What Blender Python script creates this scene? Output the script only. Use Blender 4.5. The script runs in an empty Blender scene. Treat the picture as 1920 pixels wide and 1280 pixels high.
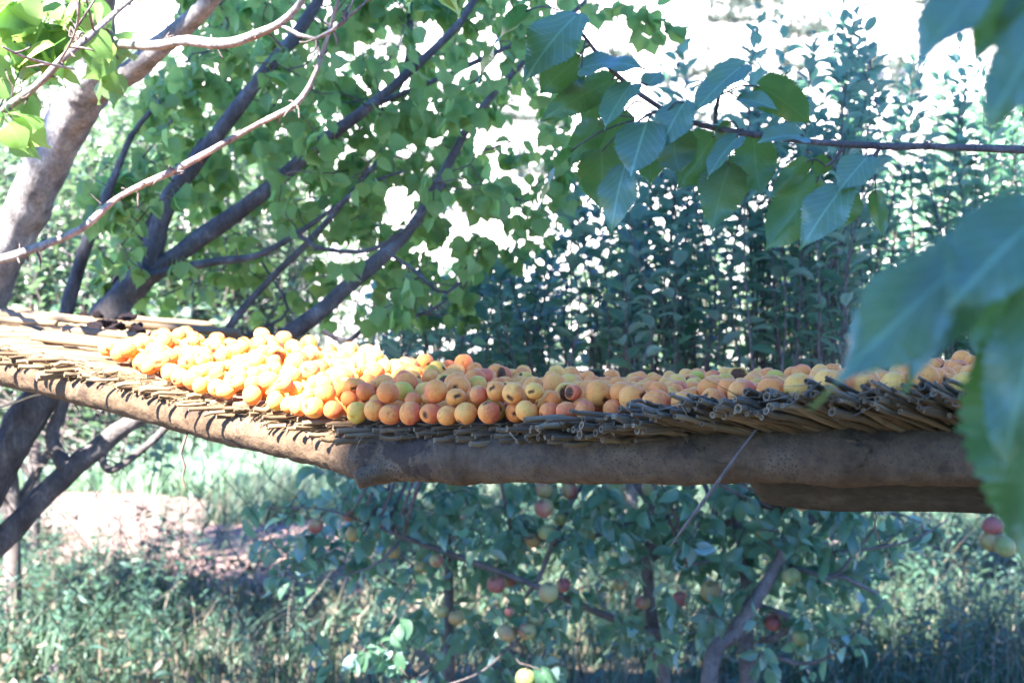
import bpy, math, random
import numpy as np
from mathutils import Vector

SC = bpy.context.scene
COL = SC.collection
rng = np.random.default_rng(11)
random.seed(11)
R = math.radians

# ------------------------------------------------------------------ camera, sky, sun, exposure
EYE, F = 1.75, 2666.7
SUN = Vector((-0.36, -0.57, 0.74)).normalized()          # towards the sun: behind the viewer, to the left
cam_d = bpy.data.cameras.new('camera')
cam = bpy.data.objects.new('camera', cam_d); COL.objects.link(cam)
cam.location = (0, 0, EYE); cam.rotation_euler = (R(90), 0, 0)
cam_d.lens = 50; cam_d.sensor_width = 36
cam_d.clip_start = 0.05; cam_d.clip_end = 2000
cam_d.dof.use_dof = True; cam_d.dof.focus_distance = 2.35; cam_d.dof.aperture_fstop = 5.6
SC.camera = cam

elev = math.asin(SUN.z); azim = math.atan2(SUN.x, SUN.y)
world = bpy.data.worlds.new('World'); SC.world = world; world.use_nodes = True
wn = world.node_tree.nodes; wl = world.node_tree.links
sky = wn.new('ShaderNodeTexSky'); sky.sky_type = 'NISHITA'; sky.sun_disc = False
sky.sun_elevation = elev; sky.sun_rotation = azim; sky.altitude = 2500
bg = wn['Background']; bg.inputs['Strength'].default_value = 0.066
sky.ozone_density = 2.5; sky.dust_density = 0.3
tint = wn.new('ShaderNodeMix'); tint.data_type = 'RGBA'; tint.blend_type = 'MULTIPLY'; tint.inputs[0].default_value = 1   # white balance set for the sun: clear-sky light reads blue
tint.inputs[7].default_value = (0.57, 0.92, 1.55, 1); wl.new(sky.outputs['Color'], tint.inputs[6])
wl.new(tint.outputs[2], bg.inputs['Color'])
sun_d = bpy.data.lights.new('sun', 'SUN'); sun_d.energy = 5.0; sun_d.angle = R(0.53); sun_d.color = (1.0, 0.95, 0.89)
sun = bpy.data.objects.new('sun', sun_d); COL.objects.link(sun)
sun.rotation_euler = (-SUN).to_track_quat('-Z', 'Y').to_euler(); sun.location = SUN * 30
SC.view_settings.view_transform = 'Standard'; SC.view_settings.look = 'None'
SC.view_settings.exposure = 3.68; SC.view_settings.gamma = 1
SC.cycles.max_bounces = 8; SC.cycles.transmission_bounces = 6; SC.cycles.diffuse_bounces = 4; SC.cycles.glossy_bounces = 2
SC.cycles.use_denoising = True
SC.cycles.sample_clamp_indirect = 6

def W(u, v, d):
    """a point seen at (u, v) of the 1920 x 1280 photograph at depth d metres"""
    return Vector(((u - 960) / F * d, d, EYE + (640 - v) / F * d))
def PX(P):
    P = np.atleast_2d(P)
    d = np.maximum(P[:, 1], 0.05)
    return np.stack([960 + P[:, 0] / d * F, 640 - (P[:, 2] - EYE) / d * F, P[:, 1]], 1)

# ------------------------------------------------------------------ materials
def new_mat(name):
    m = bpy.data.materials.new(name); m.use_nodes = True
    nt = m.node_tree
    return m, nt, nt.nodes, nt.links, nt.nodes['Principled BSDF'], nt.nodes['Material Output']
def N(nodes, kind, **kw):
    n = nodes.new(kind)
    for k, v in kw.items():
        if k in n.inputs: n.inputs[k].default_value = v
        else: setattr(n, k, v)
    return n
def ramp(nodes, stops):
    r = nodes.new('ShaderNodeValToRGB'); e = r.color_ramp.elements
    while len(e) < len(stops): e.new(0.5)
    for k, (p, c) in enumerate(stops):
        e[k].position = p; e[k].color = (*c, 1) if len(c) == 3 else c
    return r
def mixc(nodes, links, a, b, fac, blend='MIX'):
    m = nodes.new('ShaderNodeMix'); m.data_type = 'RGBA'; m.blend_type = blend
    for sock, v in ((m.inputs[0], fac), (m.inputs[6], a), (m.inputs[7], b)):
        if hasattr(v, 'is_linked'): links.new(v, sock)
        elif isinstance(v, (int, float)): sock.default_value = v
        else: sock.default_value = (*v, 1) if len(v) == 3 else v
    return m.outputs[2]
def mth(nodes, links, op, a, b=None, clamp=False):
    m = nodes.new('ShaderNodeMath'); m.operation = op; m.use_clamp = clamp
    for i, v in enumerate((a, b)):
        if v is None: continue
        if hasattr(v, 'is_linked'): links.new(v, m.inputs[i])
        else: m.inputs[i].default_value = v
    return m.outputs[0]

def leaf_mat(name, top, under, trans, rough=0.42, tfac=0.4, vein=0.35, hue=0.03, val=0.35, spec=0.5, blemish=0.0):
    m, nt, n, l, bs, out = new_mat(name)
    geo = n.new('ShaderNodeNewGeometry'); uv = n.new('ShaderNodeUVMap')
    sep = n.new('ShaderNodeSeparateXYZ'); l.new(uv.outputs[0], sep.inputs[0])
    ax = mth(n, l, 'ABSOLUTE', mth(n, l, 'SUBTRACT', sep.outputs[0], 0.5))
    mid = mth(n, l, 'LESS_THAN', ax, 0.022)
    ph = mth(n, l, 'SUBTRACT', mth(n, l, 'MULTIPLY', sep.outputs[1], 7.0), mth(n, l, 'MULTIPLY', ax, 6.0))
    fr = mth(n, l, 'FRACT', ph)
    side = mth(n, l, 'LESS_THAN', mth(n, l, 'ABSOLUTE', mth(n, l, 'SUBTRACT', fr, 0.5)), 0.05)
    vn = mth(n, l, 'MULTIPLY', mth(n, l, 'MAXIMUM', mid, mth(n, l, 'MULTIPLY', side, 0.6)), vein)
    isl = geo.outputs['Random Per Island']
    def vary(c):
        h = n.new('ShaderNodeHueSaturation'); h.inputs['Color'].default_value = (*c, 1)
        l.new(mth(n, l, 'ADD', mth(n, l, 'MULTIPLY', isl, hue), 0.5 - hue / 2), h.inputs['Hue'])
        r2 = mth(n, l, 'FRACT', mth(n, l, 'MULTIPLY', isl, 17.3))
        l.new(mth(n, l, 'ADD', mth(n, l, 'MULTIPLY', r2, val), 1 - val / 2), h.inputs['Value'])
        return h.outputs[0]
    lighter = tuple(min(1, c * 2.2 + 0.03) for c in top)
    ct = mixc(n, l, vary(top), lighter, vn)
    cu = mixc(n, l, vary(under), tuple(min(1, c * 1.5) for c in under), vn)
    col = mixc(n, l, ct, cu, geo.outputs['Backfacing'])
    if blemish:
        tc = n.new('ShaderNodeTexCoord'); nz = N(n, 'ShaderNodeTexNoise', Scale=55.0, Detail=3.0)
        l.new(tc.outputs['Object'], nz.inputs['Vector'])
        rp = ramp(n, [(0.66, (0, 0, 0)), (0.72, (1, 1, 1))]); l.new(nz.outputs[0], rp.inputs[0])
        col = mixc(n, l, col, (0.16, 0.10, 0.04), mth(n, l, 'MULTIPLY', rp.outputs[0], blemish))
    l.new(col, bs.inputs['Base Color'])
    bs.inputs['Roughness'].default_value = rough; bs.inputs['Specular IOR Level'].default_value = spec
    bmp = N(n, 'ShaderNodeBump', Strength=0.25, Distance=0.002)
    l.new(mth(n, l, 'MAXIMUM', mid, side), bmp.inputs['Height']); l.new(bmp.outputs[0], bs.inputs['Normal'])
    tr = n.new('ShaderNodeBsdfTranslucent'); l.new(vary(trans), tr.inputs['Color'])
    mx = n.new('ShaderNodeMixShader'); mx.inputs[0].default_value = tfac
    l.new(bs.outputs[0], mx.inputs[1]); l.new(tr.outputs[0], mx.inputs[2]); l.new(mx.outputs[0], out.inputs[0])
    return m

def bark_mat(name, c1, c2, c3, scale=14.0, stretch=(1, 1, 1), speck=0.0, bump=0.6, patch=None):
    m, nt, n, l, bs, out = new_mat(name)
    tc = n.new('ShaderNodeTexCoord'); mp = n.new('ShaderNodeMapping'); mp.inputs['Scale'].default_value = stretch
    l.new(tc.outputs['Object'], mp.inputs[0])
    a = N(n, 'ShaderNodeTexNoise', Scale=scale, Detail=7.0, Roughness=0.65); l.new(mp.outputs[0], a.inputs[0])
    b = N(n, 'ShaderNodeTexNoise', Scale=scale * 6, Detail=5.0, Roughness=0.7); l.new(mp.outputs[0], b.inputs[0])
    r1 = ramp(n, [(0.3, c1), (0.55, c2), (0.75, c3)]); l.new(a.outputs[0], r1.inputs[0])
    r2 = ramp(n, [(0.35, (0.55, 0.55, 0.55)), (0.7, (1.15, 1.15, 1.15))]); l.new(b.outputs[0], r2.inputs[0])
    col = mixc(n, l, r1.outputs[0], r2.outputs[0], 0.8, 'MULTIPLY')
    if speck:
        v = N(n, 'ShaderNodeTexVoronoi', Scale=speck); l.new(tc.outputs['Object'], v.inputs['Vector'])
        w = N(n, 'ShaderNodeTexNoise', Scale=9.0, Detail=2.0); l.new(tc.outputs['Object'], w.inputs[0])
        thr = mth(n, l, 'MULTIPLY', w.outputs[0], 0.47)
        s = mth(n, l, 'LESS_THAN', v.outputs['Distance'], thr)
        col = mixc(n, l, col, (0.035, 0.028, 0.028), mth(n, l, 'MULTIPLY', s, 0.85))
    if patch:
        w2 = N(n, 'ShaderNodeTexNoise', Scale=10.0, Detail=5.0, Roughness=0.6); l.new(tc.outputs['Object'], w2.inputs[0])
        r3 = ramp(n, [(0.60, (0, 0, 0)), (0.63, (1, 1, 1))]); l.new(w2.outputs[0], r3.inputs[0])
        col = mixc(n, l, col, patch, mth(n, l, 'MULTIPLY', r3.outputs[0], 0.8))
    l.new(col, bs.inputs['Base Color']); bs.inputs['Roughness'].default_value = 0.85
    bs.inputs['Specular IOR Level'].default_value = 0.2
    h = mth(n, l, 'ADD', a.outputs[0], mth(n, l, 'MULTIPLY', b.outputs[0], 0.6))
    bp = N(n, 'ShaderNodeBump', Strength=bump, Distance=0.01); l.new(h, bp.inputs['Height'])
    l.new(bp.outputs[0], bs.inputs['Normal'])
    return m

def plain_mat(name, col, rough=0.7, var=0.3, scale=30.0, spec=0.3):
    m, nt, n, l, bs, out = new_mat(name)
    tc = n.new('ShaderNodeTexCoord'); a = N(n, 'ShaderNodeTexNoise', Scale=scale, Detail=4.0)
    l.new(tc.outputs['Object'], a.inputs[0])
    r = ramp(n, [(0.3, tuple(c * (1 - var) for c in col)), (0.7, tuple(min(1, c * (1 + var)) for c in col))])
    l.new(a.outputs[0], r.inputs[0]); l.new(r.outputs[0], bs.inputs['Base Color'])
    bs.inputs['Roughness'].default_value = rough; bs.inputs['Specular IOR Level'].default_value = spec
    return m

def reed_mat(name, c1, c2, c3):
    m, nt, n, l, bs, out = new_mat(name)
    geo = n.new('ShaderNodeNewGeometry'); tc = n.new('ShaderNodeTexCoord')
    oi = n.new('ShaderNodeObjectInfo')
    uv = n.new('ShaderNodeUVMap'); mp = n.new('ShaderNodeMapping'); mp.inputs['Scale'].default_value = (14, 1.2, 1)
    l.new(uv.outputs[0], mp.inputs[0])
    st = N(n, 'ShaderNodeTexNoise', Scale=3.0, Detail=6.0, Roughness=0.7); st.noise_dimensions = '4D'
    rnd = mth(n, l, 'FRACT', mth(n, l, 'ADD', geo.outputs['Random Per Island'], oi.outputs['Random']))
    l.new(mp.outputs[0], st.inputs['Vector']); l.new(mth(n, l, 'MULTIPLY', rnd, 50.0), st.inputs['W'])
    r = ramp(n, [(0.0, c1), (0.5, c2), (1.0, c3)])
    l.new(mth(n, l, 'ADD', mth(n, l, 'MULTIPLY', rnd, 0.55), mth(n, l, 'MULTIPLY', st.outputs[0], 0.45)), r.inputs[0])
    nz = N(n, 'ShaderNodeTexNoise', Scale=35.0, Detail=3.0); l.new(tc.outputs['Object'], nz.inputs[0])
    r2 = ramp(n, [(0.6, (1, 1, 1)), (0.75, (0.45, 0.42, 0.4))]); l.new(nz.outputs[0], r2.inputs[0])
    l.new(mixc(n, l, r.outputs[0], r2.outputs[0], 1.0, 'MULTIPLY'), bs.inputs['Base Color'])
    bs.inputs['Roughness'].default_value = 0.6; bs.inputs['Specular IOR Level'].default_value = 0.3
    bp = N(n, 'ShaderNodeBump', Strength=0.5, Distance=0.002); l.new(st.outputs[0], bp.inputs['Height'])
    l.new(bp.outputs[0], bs.inputs['Normal'])
    return m

def fruit_mat(name, yellow, orange, green, red, rot, fuzz=0.4, rough=0.6, speckle=0.5):
    """object colour: R = orange against yellow, G = green tinge, B = red blush; mesh attributes: loc = place on the fruit, pit = damage"""
    m, nt, n, l, bs, out = new_mat(name)
    oi = n.new('ShaderNodeObjectInfo'); geo = n.new('ShaderNodeNewGeometry')
    at = n.new('ShaderNodeAttribute'); at.attribute_name = 'loc'
    pit = n.new('ShaderNodeAttribute'); pit.attribute_name = 'pit'
    rnd = mth(n, l, 'FRACT', mth(n, l, 'ADD', oi.outputs['Random'], mth(n, l, 'MULTIPLY', geo.outputs['Random Per Island'], 3.7)))
    off = n.new('ShaderNodeVectorMath'); off.operation = 'ADD'; l.new(at.outputs['Vector'], off.inputs[0])
    cb = n.new('ShaderNodeCombineXYZ'); l.new(mth(n, l, 'MULTIPLY', rnd, 40.0), cb.inputs[0]); l.new(cb.outputs[0], off.inputs[1])
    sp = n.new('ShaderNodeSeparateColor'); l.new(oi.outputs['Color'], sp.inputs[0])
    j = mth(n, l, 'MULTIPLY', mth(n, l, 'SUBTRACT', rnd, 0.5), 0.35)
    n1 = N(n, 'ShaderNodeTexNoise', Scale=1.1, Detail=2.0); l.new(off.outputs[0], n1.inputs[0])
    lowf = mth(n, l, 'SUBTRACT', n1.outputs[0], 0.5)
    fo = mth(n, l, 'ADD', sp.outputs[0], mth(n, l, 'ADD', j, mth(n, l, 'MULTIPLY', lowf, 1.2)), True)
    c = mixc(n, l, yellow, orange, fo)
    n2 = N(n, 'ShaderNodeTexNoise', Scale=0.9, Detail=1.0)
    o2 = n.new('ShaderNodeVectorMath'); o2.operation = 'ADD'; l.new(off.outputs[0], o2.inputs[0]); o2.inputs[1].default_value = (7, 3, 5)
    l.new(o2.outputs[0], n2.inputs[0])
    fg = mth(n, l, 'MULTIPLY', mth(n, l, 'MULTIPLY', mth(n, l, 'SUBTRACT', n2.outputs[0], 0.30), 3.0, True), mth(n, l, 'ADD', sp.outputs[1], mth(n, l, 'MULTIPLY', j, 0.4), True), True)
    c = mixc(n, l, c, green, fg)
    sx = n.new('ShaderNodeSeparateXYZ'); l.new(at.outputs['Vector'], sx.inputs[0])
    n3 = N(n, 'ShaderNodeTexNoise', Scale=2.2, Detail=4.0); l.new(off.outputs[0], n3.inputs[0])
    cheek = mth(n, l, 'ADD', mth(n, l, 'MULTIPLY', sx.outputs[0], 0.75), mth(n, l, 'MULTIPLY', mth(n, l, 'SUBTRACT', n3.outputs[0], 0.5), 1.6))
    fb = mth(n, l, 'MULTIPLY', mth(n, l, 'ADD', cheek, mth(n, l, 'SUBTRACT', mth(n, l, 'MULTIPLY', sp.outputs[2], 1.3), 0.45), True), mth(n, l, 'ADD', 0.15, sp.outputs[2], True), True)
    c = mixc(n, l, c, red, fb)
    n4 = N(n, 'ShaderNodeTexNoise', Scale=9.0, Detail=3.0); l.new(off.outputs[0], n4.inputs[0])
    r4 = ramp(n, [(0.61, (0, 0, 0)), (0.68, (1, 1, 1))]); l.new(n4.outputs[0], r4.inputs[0])
    c = mixc(n, l, c, rot, mth(n, l, 'MULTIPLY', r4.outputs[0], speckle))
    n5 = N(n, 'ShaderNodeTexNoise', Scale=6.0, Detail=5.0, Roughness=0.7); l.new(off.outputs[0], n5.inputs[0])
    pf = mth(n, l, 'ADD', pit.outputs['Fac'], mth(n, l, 'MULTIPLY', mth(n, l, 'SUBTRACT', n5.outputs[0], 0.5), mth(n, l, 'MULTIPLY', pit.outputs['Fac'], 1.4)))
    rp = ramp(n, [(0.12, (0, 0, 0)), (0.55, (1, 1, 1))]); l.new(pf, rp.inputs[0])
    rotc = ramp(n, [(0.35, rot), (0.65, tuple(x * 0.35 for x in rot))]); l.new(n5.outputs[0], rotc.inputs[0])
    c = mixc(n, l, c, rotc.outputs[0], rp.outputs[0])
    l.new(c, bs.inputs['Base Color'])
    bs.inputs['Roughness'].default_value = rough; bs.inputs['Specular IOR Level'].default_value = 0.16
    bs.inputs['Sheen Weight'].default_value = fuzz; bs.inputs['Sheen Roughness'].default_value = 0.4
    bp = N(n, 'ShaderNodeBump', Strength=0.25, Distance=0.002); l.new(n5.outputs[0], bp.inputs['Height'])
    l.new(bp.outputs[0], bs.inputs['Normal'])
    return m

M = {}
M['apricot_leaf'] = leaf_mat('apricot_leaf', (0.12, 0.20, 0.06), (0.18, 0.26, 0.11), (0.30, 0.49, 0.12), 0.45, 0.55, 0.30, spec=0.3)
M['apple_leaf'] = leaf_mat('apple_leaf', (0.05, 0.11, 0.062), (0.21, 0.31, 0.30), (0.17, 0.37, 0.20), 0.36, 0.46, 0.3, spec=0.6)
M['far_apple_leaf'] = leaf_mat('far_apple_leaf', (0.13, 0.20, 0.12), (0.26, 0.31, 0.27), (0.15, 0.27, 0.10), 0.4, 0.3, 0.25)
M['poplar_leaf'] = leaf_mat('poplar_leaf', (0.10, 0.175, 0.105), (0.065, 0.13, 0.045), (0.08, 0.23, 0.025), 0.36, 0.34, 0.5, spec=0.8, blemish=0.22)
M['weed'] = leaf_mat('weed', (0.04, 0.09, 0.058), (0.085, 0.13, 0.10), (0.07, 0.15, 0.07), 0.5, 0.3, 0.1, hue=0.06, val=0.7)
M['grass'] = leaf_mat('grass', (0.042, 0.085, 0.052), (0.06, 0.105, 0.065), (0.065, 0.14, 0.06), 0.5, 0.3, 0.0, hue=0.05, val=0.6)
M['dry_grass'] = leaf_mat('dry_grass', (0.17, 0.14, 0.10), (0.17, 0.14, 0.10), (0.15, 0.12, 0.07), 0.7, 0.25, 0.0, hue=0.03, val=0.7)
M['crop'] = leaf_mat('crop', (0.16, 0.25, 0.15), (0.17, 0.26, 0.17), (0.18, 0.32, 0.14), 0.5, 0.35, 0.0, hue=0.03, val=0.4)
M['hill_shrub'] = leaf_mat('hill_shrub', (0.055, 0.075, 0.06), (0.06, 0.08, 0.065), (0.05, 0.07, 0.04), 0.7, 0.3, 0.0)
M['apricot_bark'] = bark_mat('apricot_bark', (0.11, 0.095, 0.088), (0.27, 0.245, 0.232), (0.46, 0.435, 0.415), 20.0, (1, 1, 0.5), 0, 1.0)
M['shaded_bark'] = bark_mat('shaded_bark', (0.05, 0.042, 0.04), (0.115, 0.10, 0.097), (0.24, 0.22, 0.21), 20.0, (1, 1, .5), 0, 1.0)  # apricot bark again, shade on the rear tree's limbs put into its colour
M['apple_bark'] = bark_mat('apple_bark', (0.08, 0.066, 0.06), (0.15, 0.125, 0.115), (0.24, 0.205, 0.19), 18.0)
M['twig'] = bark_mat('twig', (0.07, 0.05, 0.05), (0.14, 0.11, 0.10), (0.24, 0.20, 0.19), 40.0)
M['green_twig'] = plain_mat('green_twig', (0.20, 0.20, 0.08), 0.5, 0.25, 60)
M['log_bark'] = bark_mat('log_bark', (0.07, 0.041, 0.022), (0.125, 0.079, 0.046), (0.19, 0.133, 0.085), 9.0, (1, 1, 1), 190.0, 0.8, (0.045, 0.028, 0.02))
M['old_wood'] = bark_mat('old_wood', (0.028, 0.021, 0.015), (0.055, 0.042, 0.03), (0.11, 0.085, 0.06), 8.0, (0.5, 1, 3), 0, 0.5)
M['cut_wood'] = plain_mat('cut_wood', (0.36, 0.26, 0.19), 0.8, 0.35, 40)
M['reed'] = reed_mat('reed', (0.042, 0.025, 0.012), (0.145, 0.092, 0.048), (0.36, 0.26, 0.15))
M['cord'] = plain_mat('cord', (0.34, 0.26, 0.16), 0.9, 0.3, 90)
M['wire'] = plain_mat('wire', (0.03, 0.025, 0.025), 0.6, 0.4, 20)
M['straw_dark'] = plain_mat('straw_dark', (0.13, 0.085, 0.065), 0.7, 0.4, 60)
M['apricot'] = fruit_mat('apricot', (0.88, 0.385, 0.08), (0.85, 0.235, 0.05), (0.50, 0.36, 0.04), (0.66, 0.125, 0.05), (0.17, 0.06, 0.02), 0.08, 0.62, 0.6)
M['apple'] = fruit_mat('apple', (0.33, 0.28, 0.12), (0.30, 0.19, 0.08), (0.16, 0.20, 0.065), (0.27, 0.085, 0.07), (0.15, 0.09, 0.05), 0.0, 0.45, 0.25)
M['dried'] = bark_mat('dried', (0.012, 0.008, 0.012), (0.03, 0.018, 0.022), (0.20, 0.07, 0.035), 38.0, (1, 1, 1), 0, 1.0)

# ------------------------------------------------------------------ mesh helpers
def mesh_np(name, V, polys, mat, parent=None, uv=None, smooth=True, attrs=None):
    me = bpy.data.meshes.new(name)
    V = np.asarray(V, np.float32)
    polys = [np.asarray(p, np.int32) for p in polys if len(p)]
    loops = np.concatenate([p.ravel() for p in polys])
    tot = np.concatenate([np.full(len(p), p.shape[1], np.int32) for p in polys])
    start = np.concatenate([[0], np.cumsum(tot)[:-1]]).astype(np.int32)
    me.vertices.add(len(V)); me.vertices.foreach_set('co', V.ravel())
    me.loops.add(len(loops)); me.loops.foreach_set('vertex_index', loops)
    me.polygons.add(len(tot)); me.polygons.foreach_set('loop_start', start)
    me.update(calc_edges=True)
    me.polygons.foreach_set('use_smooth', np.full(len(tot), smooth))
    if uv is not None:
        ul = me.uv_layers.new(name='UVMap'); ul.data.foreach_set('uv', np.asarray(uv, np.float32)[loops].ravel())
    for k, a in (attrs or {}).items():
        a = np.asarray(a, np.float32)
        t = 'FLOAT_VECTOR' if a.ndim == 2 else 'FLOAT'
        at = me.attributes.new(k, t, 'POINT'); at.data.foreach_set('vector' if a.ndim == 2 else 'value', a.ravel())
    me.materials.append(mat); me.update()
    o = bpy.data.objects.new(name, me); COL.objects.link(o)
    if parent is not None: o.parent = parent
    return o
class MB:
    """collects pieces (verts, polys, uv) and links them as ONE mesh object"""
    def __init__(s): s.V, s.P, s.U, s.n = [], {}, [], 0
    def add(s, V, polys, uv=None):
        V = np.asarray(V, float); k = len(V)
        if k == 0: return
        s.V.append(V); s.U.append(np.zeros((k, 2)) if uv is None else np.asarray(uv, float))
        for p in polys:
            p = np.asarray(p, int)
            if len(p): s.P.setdefault(p.shape[1], []).append(p + s.n)
        s.n += k
    def build(s, name, mat, parent=None, smooth=True):
        if not s.V: return None
        return mesh_np(name, np.concatenate(s.V), [np.concatenate(v) for v in s.P.values()], mat, parent, np.concatenate(s.U), smooth)

def thing(name, label, cat, loc=(0, 0, 0), group=None):
    o = bpy.data.objects.new(name, None); COL.objects.link(o); o.location = loc
    o.empty_display_size = 0.1
    return tag(o, label, cat, group)
def tag(o, label=None, cat=None, group=None, kind=None):
    for k, v in (('label', label), ('category', cat), ('group', group), ('kind', kind)):
        if v: o[k] = v
    return o
def keep(o, root):
    """parent o to root without moving it"""
    o.parent = root; o.location = -Vector(root.location)
    return o

def catmull(P, n):
    P = np.asarray(P, float); k = len(P)
    if k == 2: return P[0] + (P[1] - P[0]) * np.linspace(0, 1, n)[:, None]
    Q = np.vstack([2 * P[0] - P[1], P, 2 * P[-1] - P[-2]])
    t = np.linspace(0, k - 1 - 1e-6, n); i = t.astype(int); f = (t - i)[:, None]
    a, b, c, d = Q[i], Q[i + 1], Q[i + 2], Q[i + 3]
    return 0.5 * (2 * b + (c - a) * f + (2 * a - 5 * b + 4 * c - d) * f ** 2 + (3 * b - a - 3 * c + d) * f ** 3)
def tube(P, rad, seg=8, rough=0.0, close=True, seed=None):
    """swept ring; P (n,3), rad (n,)"""
    P = np.asarray(P, float); n = len(P); rad = np.broadcast_to(np.asarray(rad, float), (n,))
    T = np.gradient(P, axis=0); T /= np.linalg.norm(T, axis=1)[:, None] + 1e-12
    up = np.array([0, 0, 1.0]) if abs(T[0, 2]) < 0.9 else np.array([1.0, 0, 0])
    A = np.zeros_like(P); a = up - T[0] * (up @ T[0]); A[0] = a / np.linalg.norm(a)
    for i in range(1, n):
        a = A[i - 1] - T[i] * (A[i - 1] @ T[i]); A[i] = a / (np.linalg.norm(a) + 1e-12)
    B = np.cross(T, A)
    th = np.linspace(0, 2 * math.pi, seg, endpoint=False)
    rr = rad[:, None] * np.ones(seg)[None]
    if rough:
        g = rng if seed is None else np.random.default_rng(seed)
        nz = g.normal(0, 1, (n, seg))
        nz = (nz + np.roll(nz, 1, 1) + np.roll(nz, -1, 1)); nz[1:-1] = (nz[:-2] + nz[1:-1] * 2 + nz[2:]) / 3
        rr = rr * (1 + rough * nz)
    V = P[:, None] + rr[..., None] * (np.cos(th)[None, :, None] * A[:, None] + np.sin(th)[None, :, None] * B[:, None])
    idx = np.arange(n * seg).reshape(n, seg); j = np.roll(idx, -1, 1)
    quads = np.stack([idx[:-1], j[:-1], j[1:], idx[1:]], -1).reshape(-1, 4)
    L = np.concatenate([[0], np.cumsum(np.linalg.norm(np.diff(P, axis=0), axis=1))])
    uv = np.stack([np.broadcast_to(th / (2 * math.pi), (n, seg)), np.broadcast_to(L[:, None], (n, seg))], -1).reshape(-1, 2)
    V = V.reshape(-1, 3); polys = [quads]
    if close:
        V = np.vstack([V, P[0], P[-1]]); c0, c1 = n * seg, n * seg + 1
        uv = np.vstack([uv, [[0, 0]], [[0, L[-1]]]])
        polys.append(np.concatenate([np.stack([j[0], idx[0], np.full(seg, c0)], -1), np.stack([idx[-1], j[-1], np.full(seg, c1)], -1)]))
    return V, polys, uv
def limb_curve(pts, per=0.035):
    """pts: (u, v, depth, width in photo pixels) -> sampled world points and radii"""
    Pw = np.array([W(u, v, d) for u, v, d, w in pts]); rd = np.array([w / 2 * d / F for u, v, d, w in pts])
    n = max(6, int(np.linalg.norm(np.diff(Pw, axis=0), axis=1).sum() / per))
    Q = catmull(np.hstack([Pw, rd[:, None]]), n)
    return Q[:, :3], np.maximum(Q[:, 3], 0.001)
def frames(D, Nn):
    D = D / (np.linalg.norm(D, axis=1)[:, None] + 1e-12)
    X = np.cross(D, Nn); X /= np.linalg.norm(X, axis=1)[:, None] + 1e-12
    Z = np.cross(X, D)
    return np.stack([X, D, Z], -1)               # columns: side, along, normal

# ------------------------------------------------------------------ leaves
PROF = {
 'apricot': [(0, .0), (.03, .20), (.10, .34), (.25, .44), (.42, .43), (.58, .33), (.70, .20), (.79, .09), (.88, .035), (1, 0)],
 'apple': [(0, 0), (.05, .10), (.2, .21), (.42, .255), (.6, .23), (.78, .14), (.9, .07), (1, 0)],
 'poplar': [(0, .02), (.03, .19), (.09, .33), (.2, .42), (.36, .44), (.55, .38), (.72, .25), (.84, .12), (.91, .045), (1, 0)],
 'lance': [(0, 0), (.1, .07), (.35, .13), (.6, .10), (.85, .04), (1, 0)],
}
def leaf_tpl(kind, rows=6, cols=2, fold=0.25, curl=0.5, wave=0.0, teeth=0, petiole=0.3, twist=0.0, seed=0, wk=1.0):
    g = np.random.default_rng(seed)
    v = np.linspace(0, 1, rows + 1); pv, pw = zip(*PROF[kind]); w = np.interp(v, pv, pw) * wk
    if teeth:
        saw = (v * teeth) % 1.0; w = w * (1 + 0.16 * (saw - 0.5) * np.interp(v, [0, .1, .85, 1], [0, 1, 1, .3])) * (1 + 0.03 * g.normal(0, 1, len(v)))
    c = np.linspace(-1, 1, 2 * cols + 1)
    X = c[None] * w[:, None]; Y = np.broadcast_to(v[:, None], X.shape).copy()
    if kind == 'poplar' or kind == 'apricot': Y -= 0.07 * np.abs(c)[None] ** 2 * (v[:, None] < 0.15)
    Z = fold * np.abs(X) + wave * np.sin(v[:, None] * 9 + c[None] * 2 + g.uniform(0, 6)) * np.abs(c)[None]
    Z += wave * 0.5 * np.sin(v[:, None] * 15 + g.uniform(0, 6)) * c[None]
    ang = curl * Y; Yb = np.where(abs(curl) > 1e-3, np.sin(ang) / (curl if curl else 1), Y)
    Zb = -(1 - np.cos(ang)) / (curl if curl else 1)
    Vx, Vy, Vz = X, Yb - np.sin(ang) * (-Z) * 0 + np.sin(ang) * Z, Zb + np.cos(ang) * Z
    if twist:
        a = twist * Y; Vx, Vz = Vx * np.cos(a) - Vz * np.sin(a), Vx * np.sin(a) + Vz * np.cos(a)
    V = np.stack([Vx, Vy, Vz], -1).reshape(-1, 3)
    uv = np.stack([0.5 + c[None] * 0.5 * (w[:, None] / max(w)), np.broadcast_to(v[:, None], X.shape)], -1).reshape(-1, 2)
    k = 2 * cols + 1; idx = np.arange((rows + 1) * k).reshape(rows + 1, k)
    quads = np.stack([idx[:-1, :-1], idx[:-1, 1:], idx[1:, 1:], idx[1:, :-1]], -1).reshape(-1, 4)
    if petiole:
        b = len(V); pw_ = 0.014
        V = np.vstack([V, [[-pw_, -petiole, 0.06], [pw_, -petiole, 0.06], [pw_, 0.02, 0], [-pw_, 0.02, 0], [0, -petiole, 0.035], [0, 0.02, -0.025]]])
        uv = np.vstack([uv, [[.5, 0]] * 6])
        quads = np.vstack([quads, [[b, b + 1, b + 2, b + 3], [b + 1, b + 4, b + 5, b + 2], [b + 4, b, b + 3, b + 5]]])
    return V, quads, uv
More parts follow.
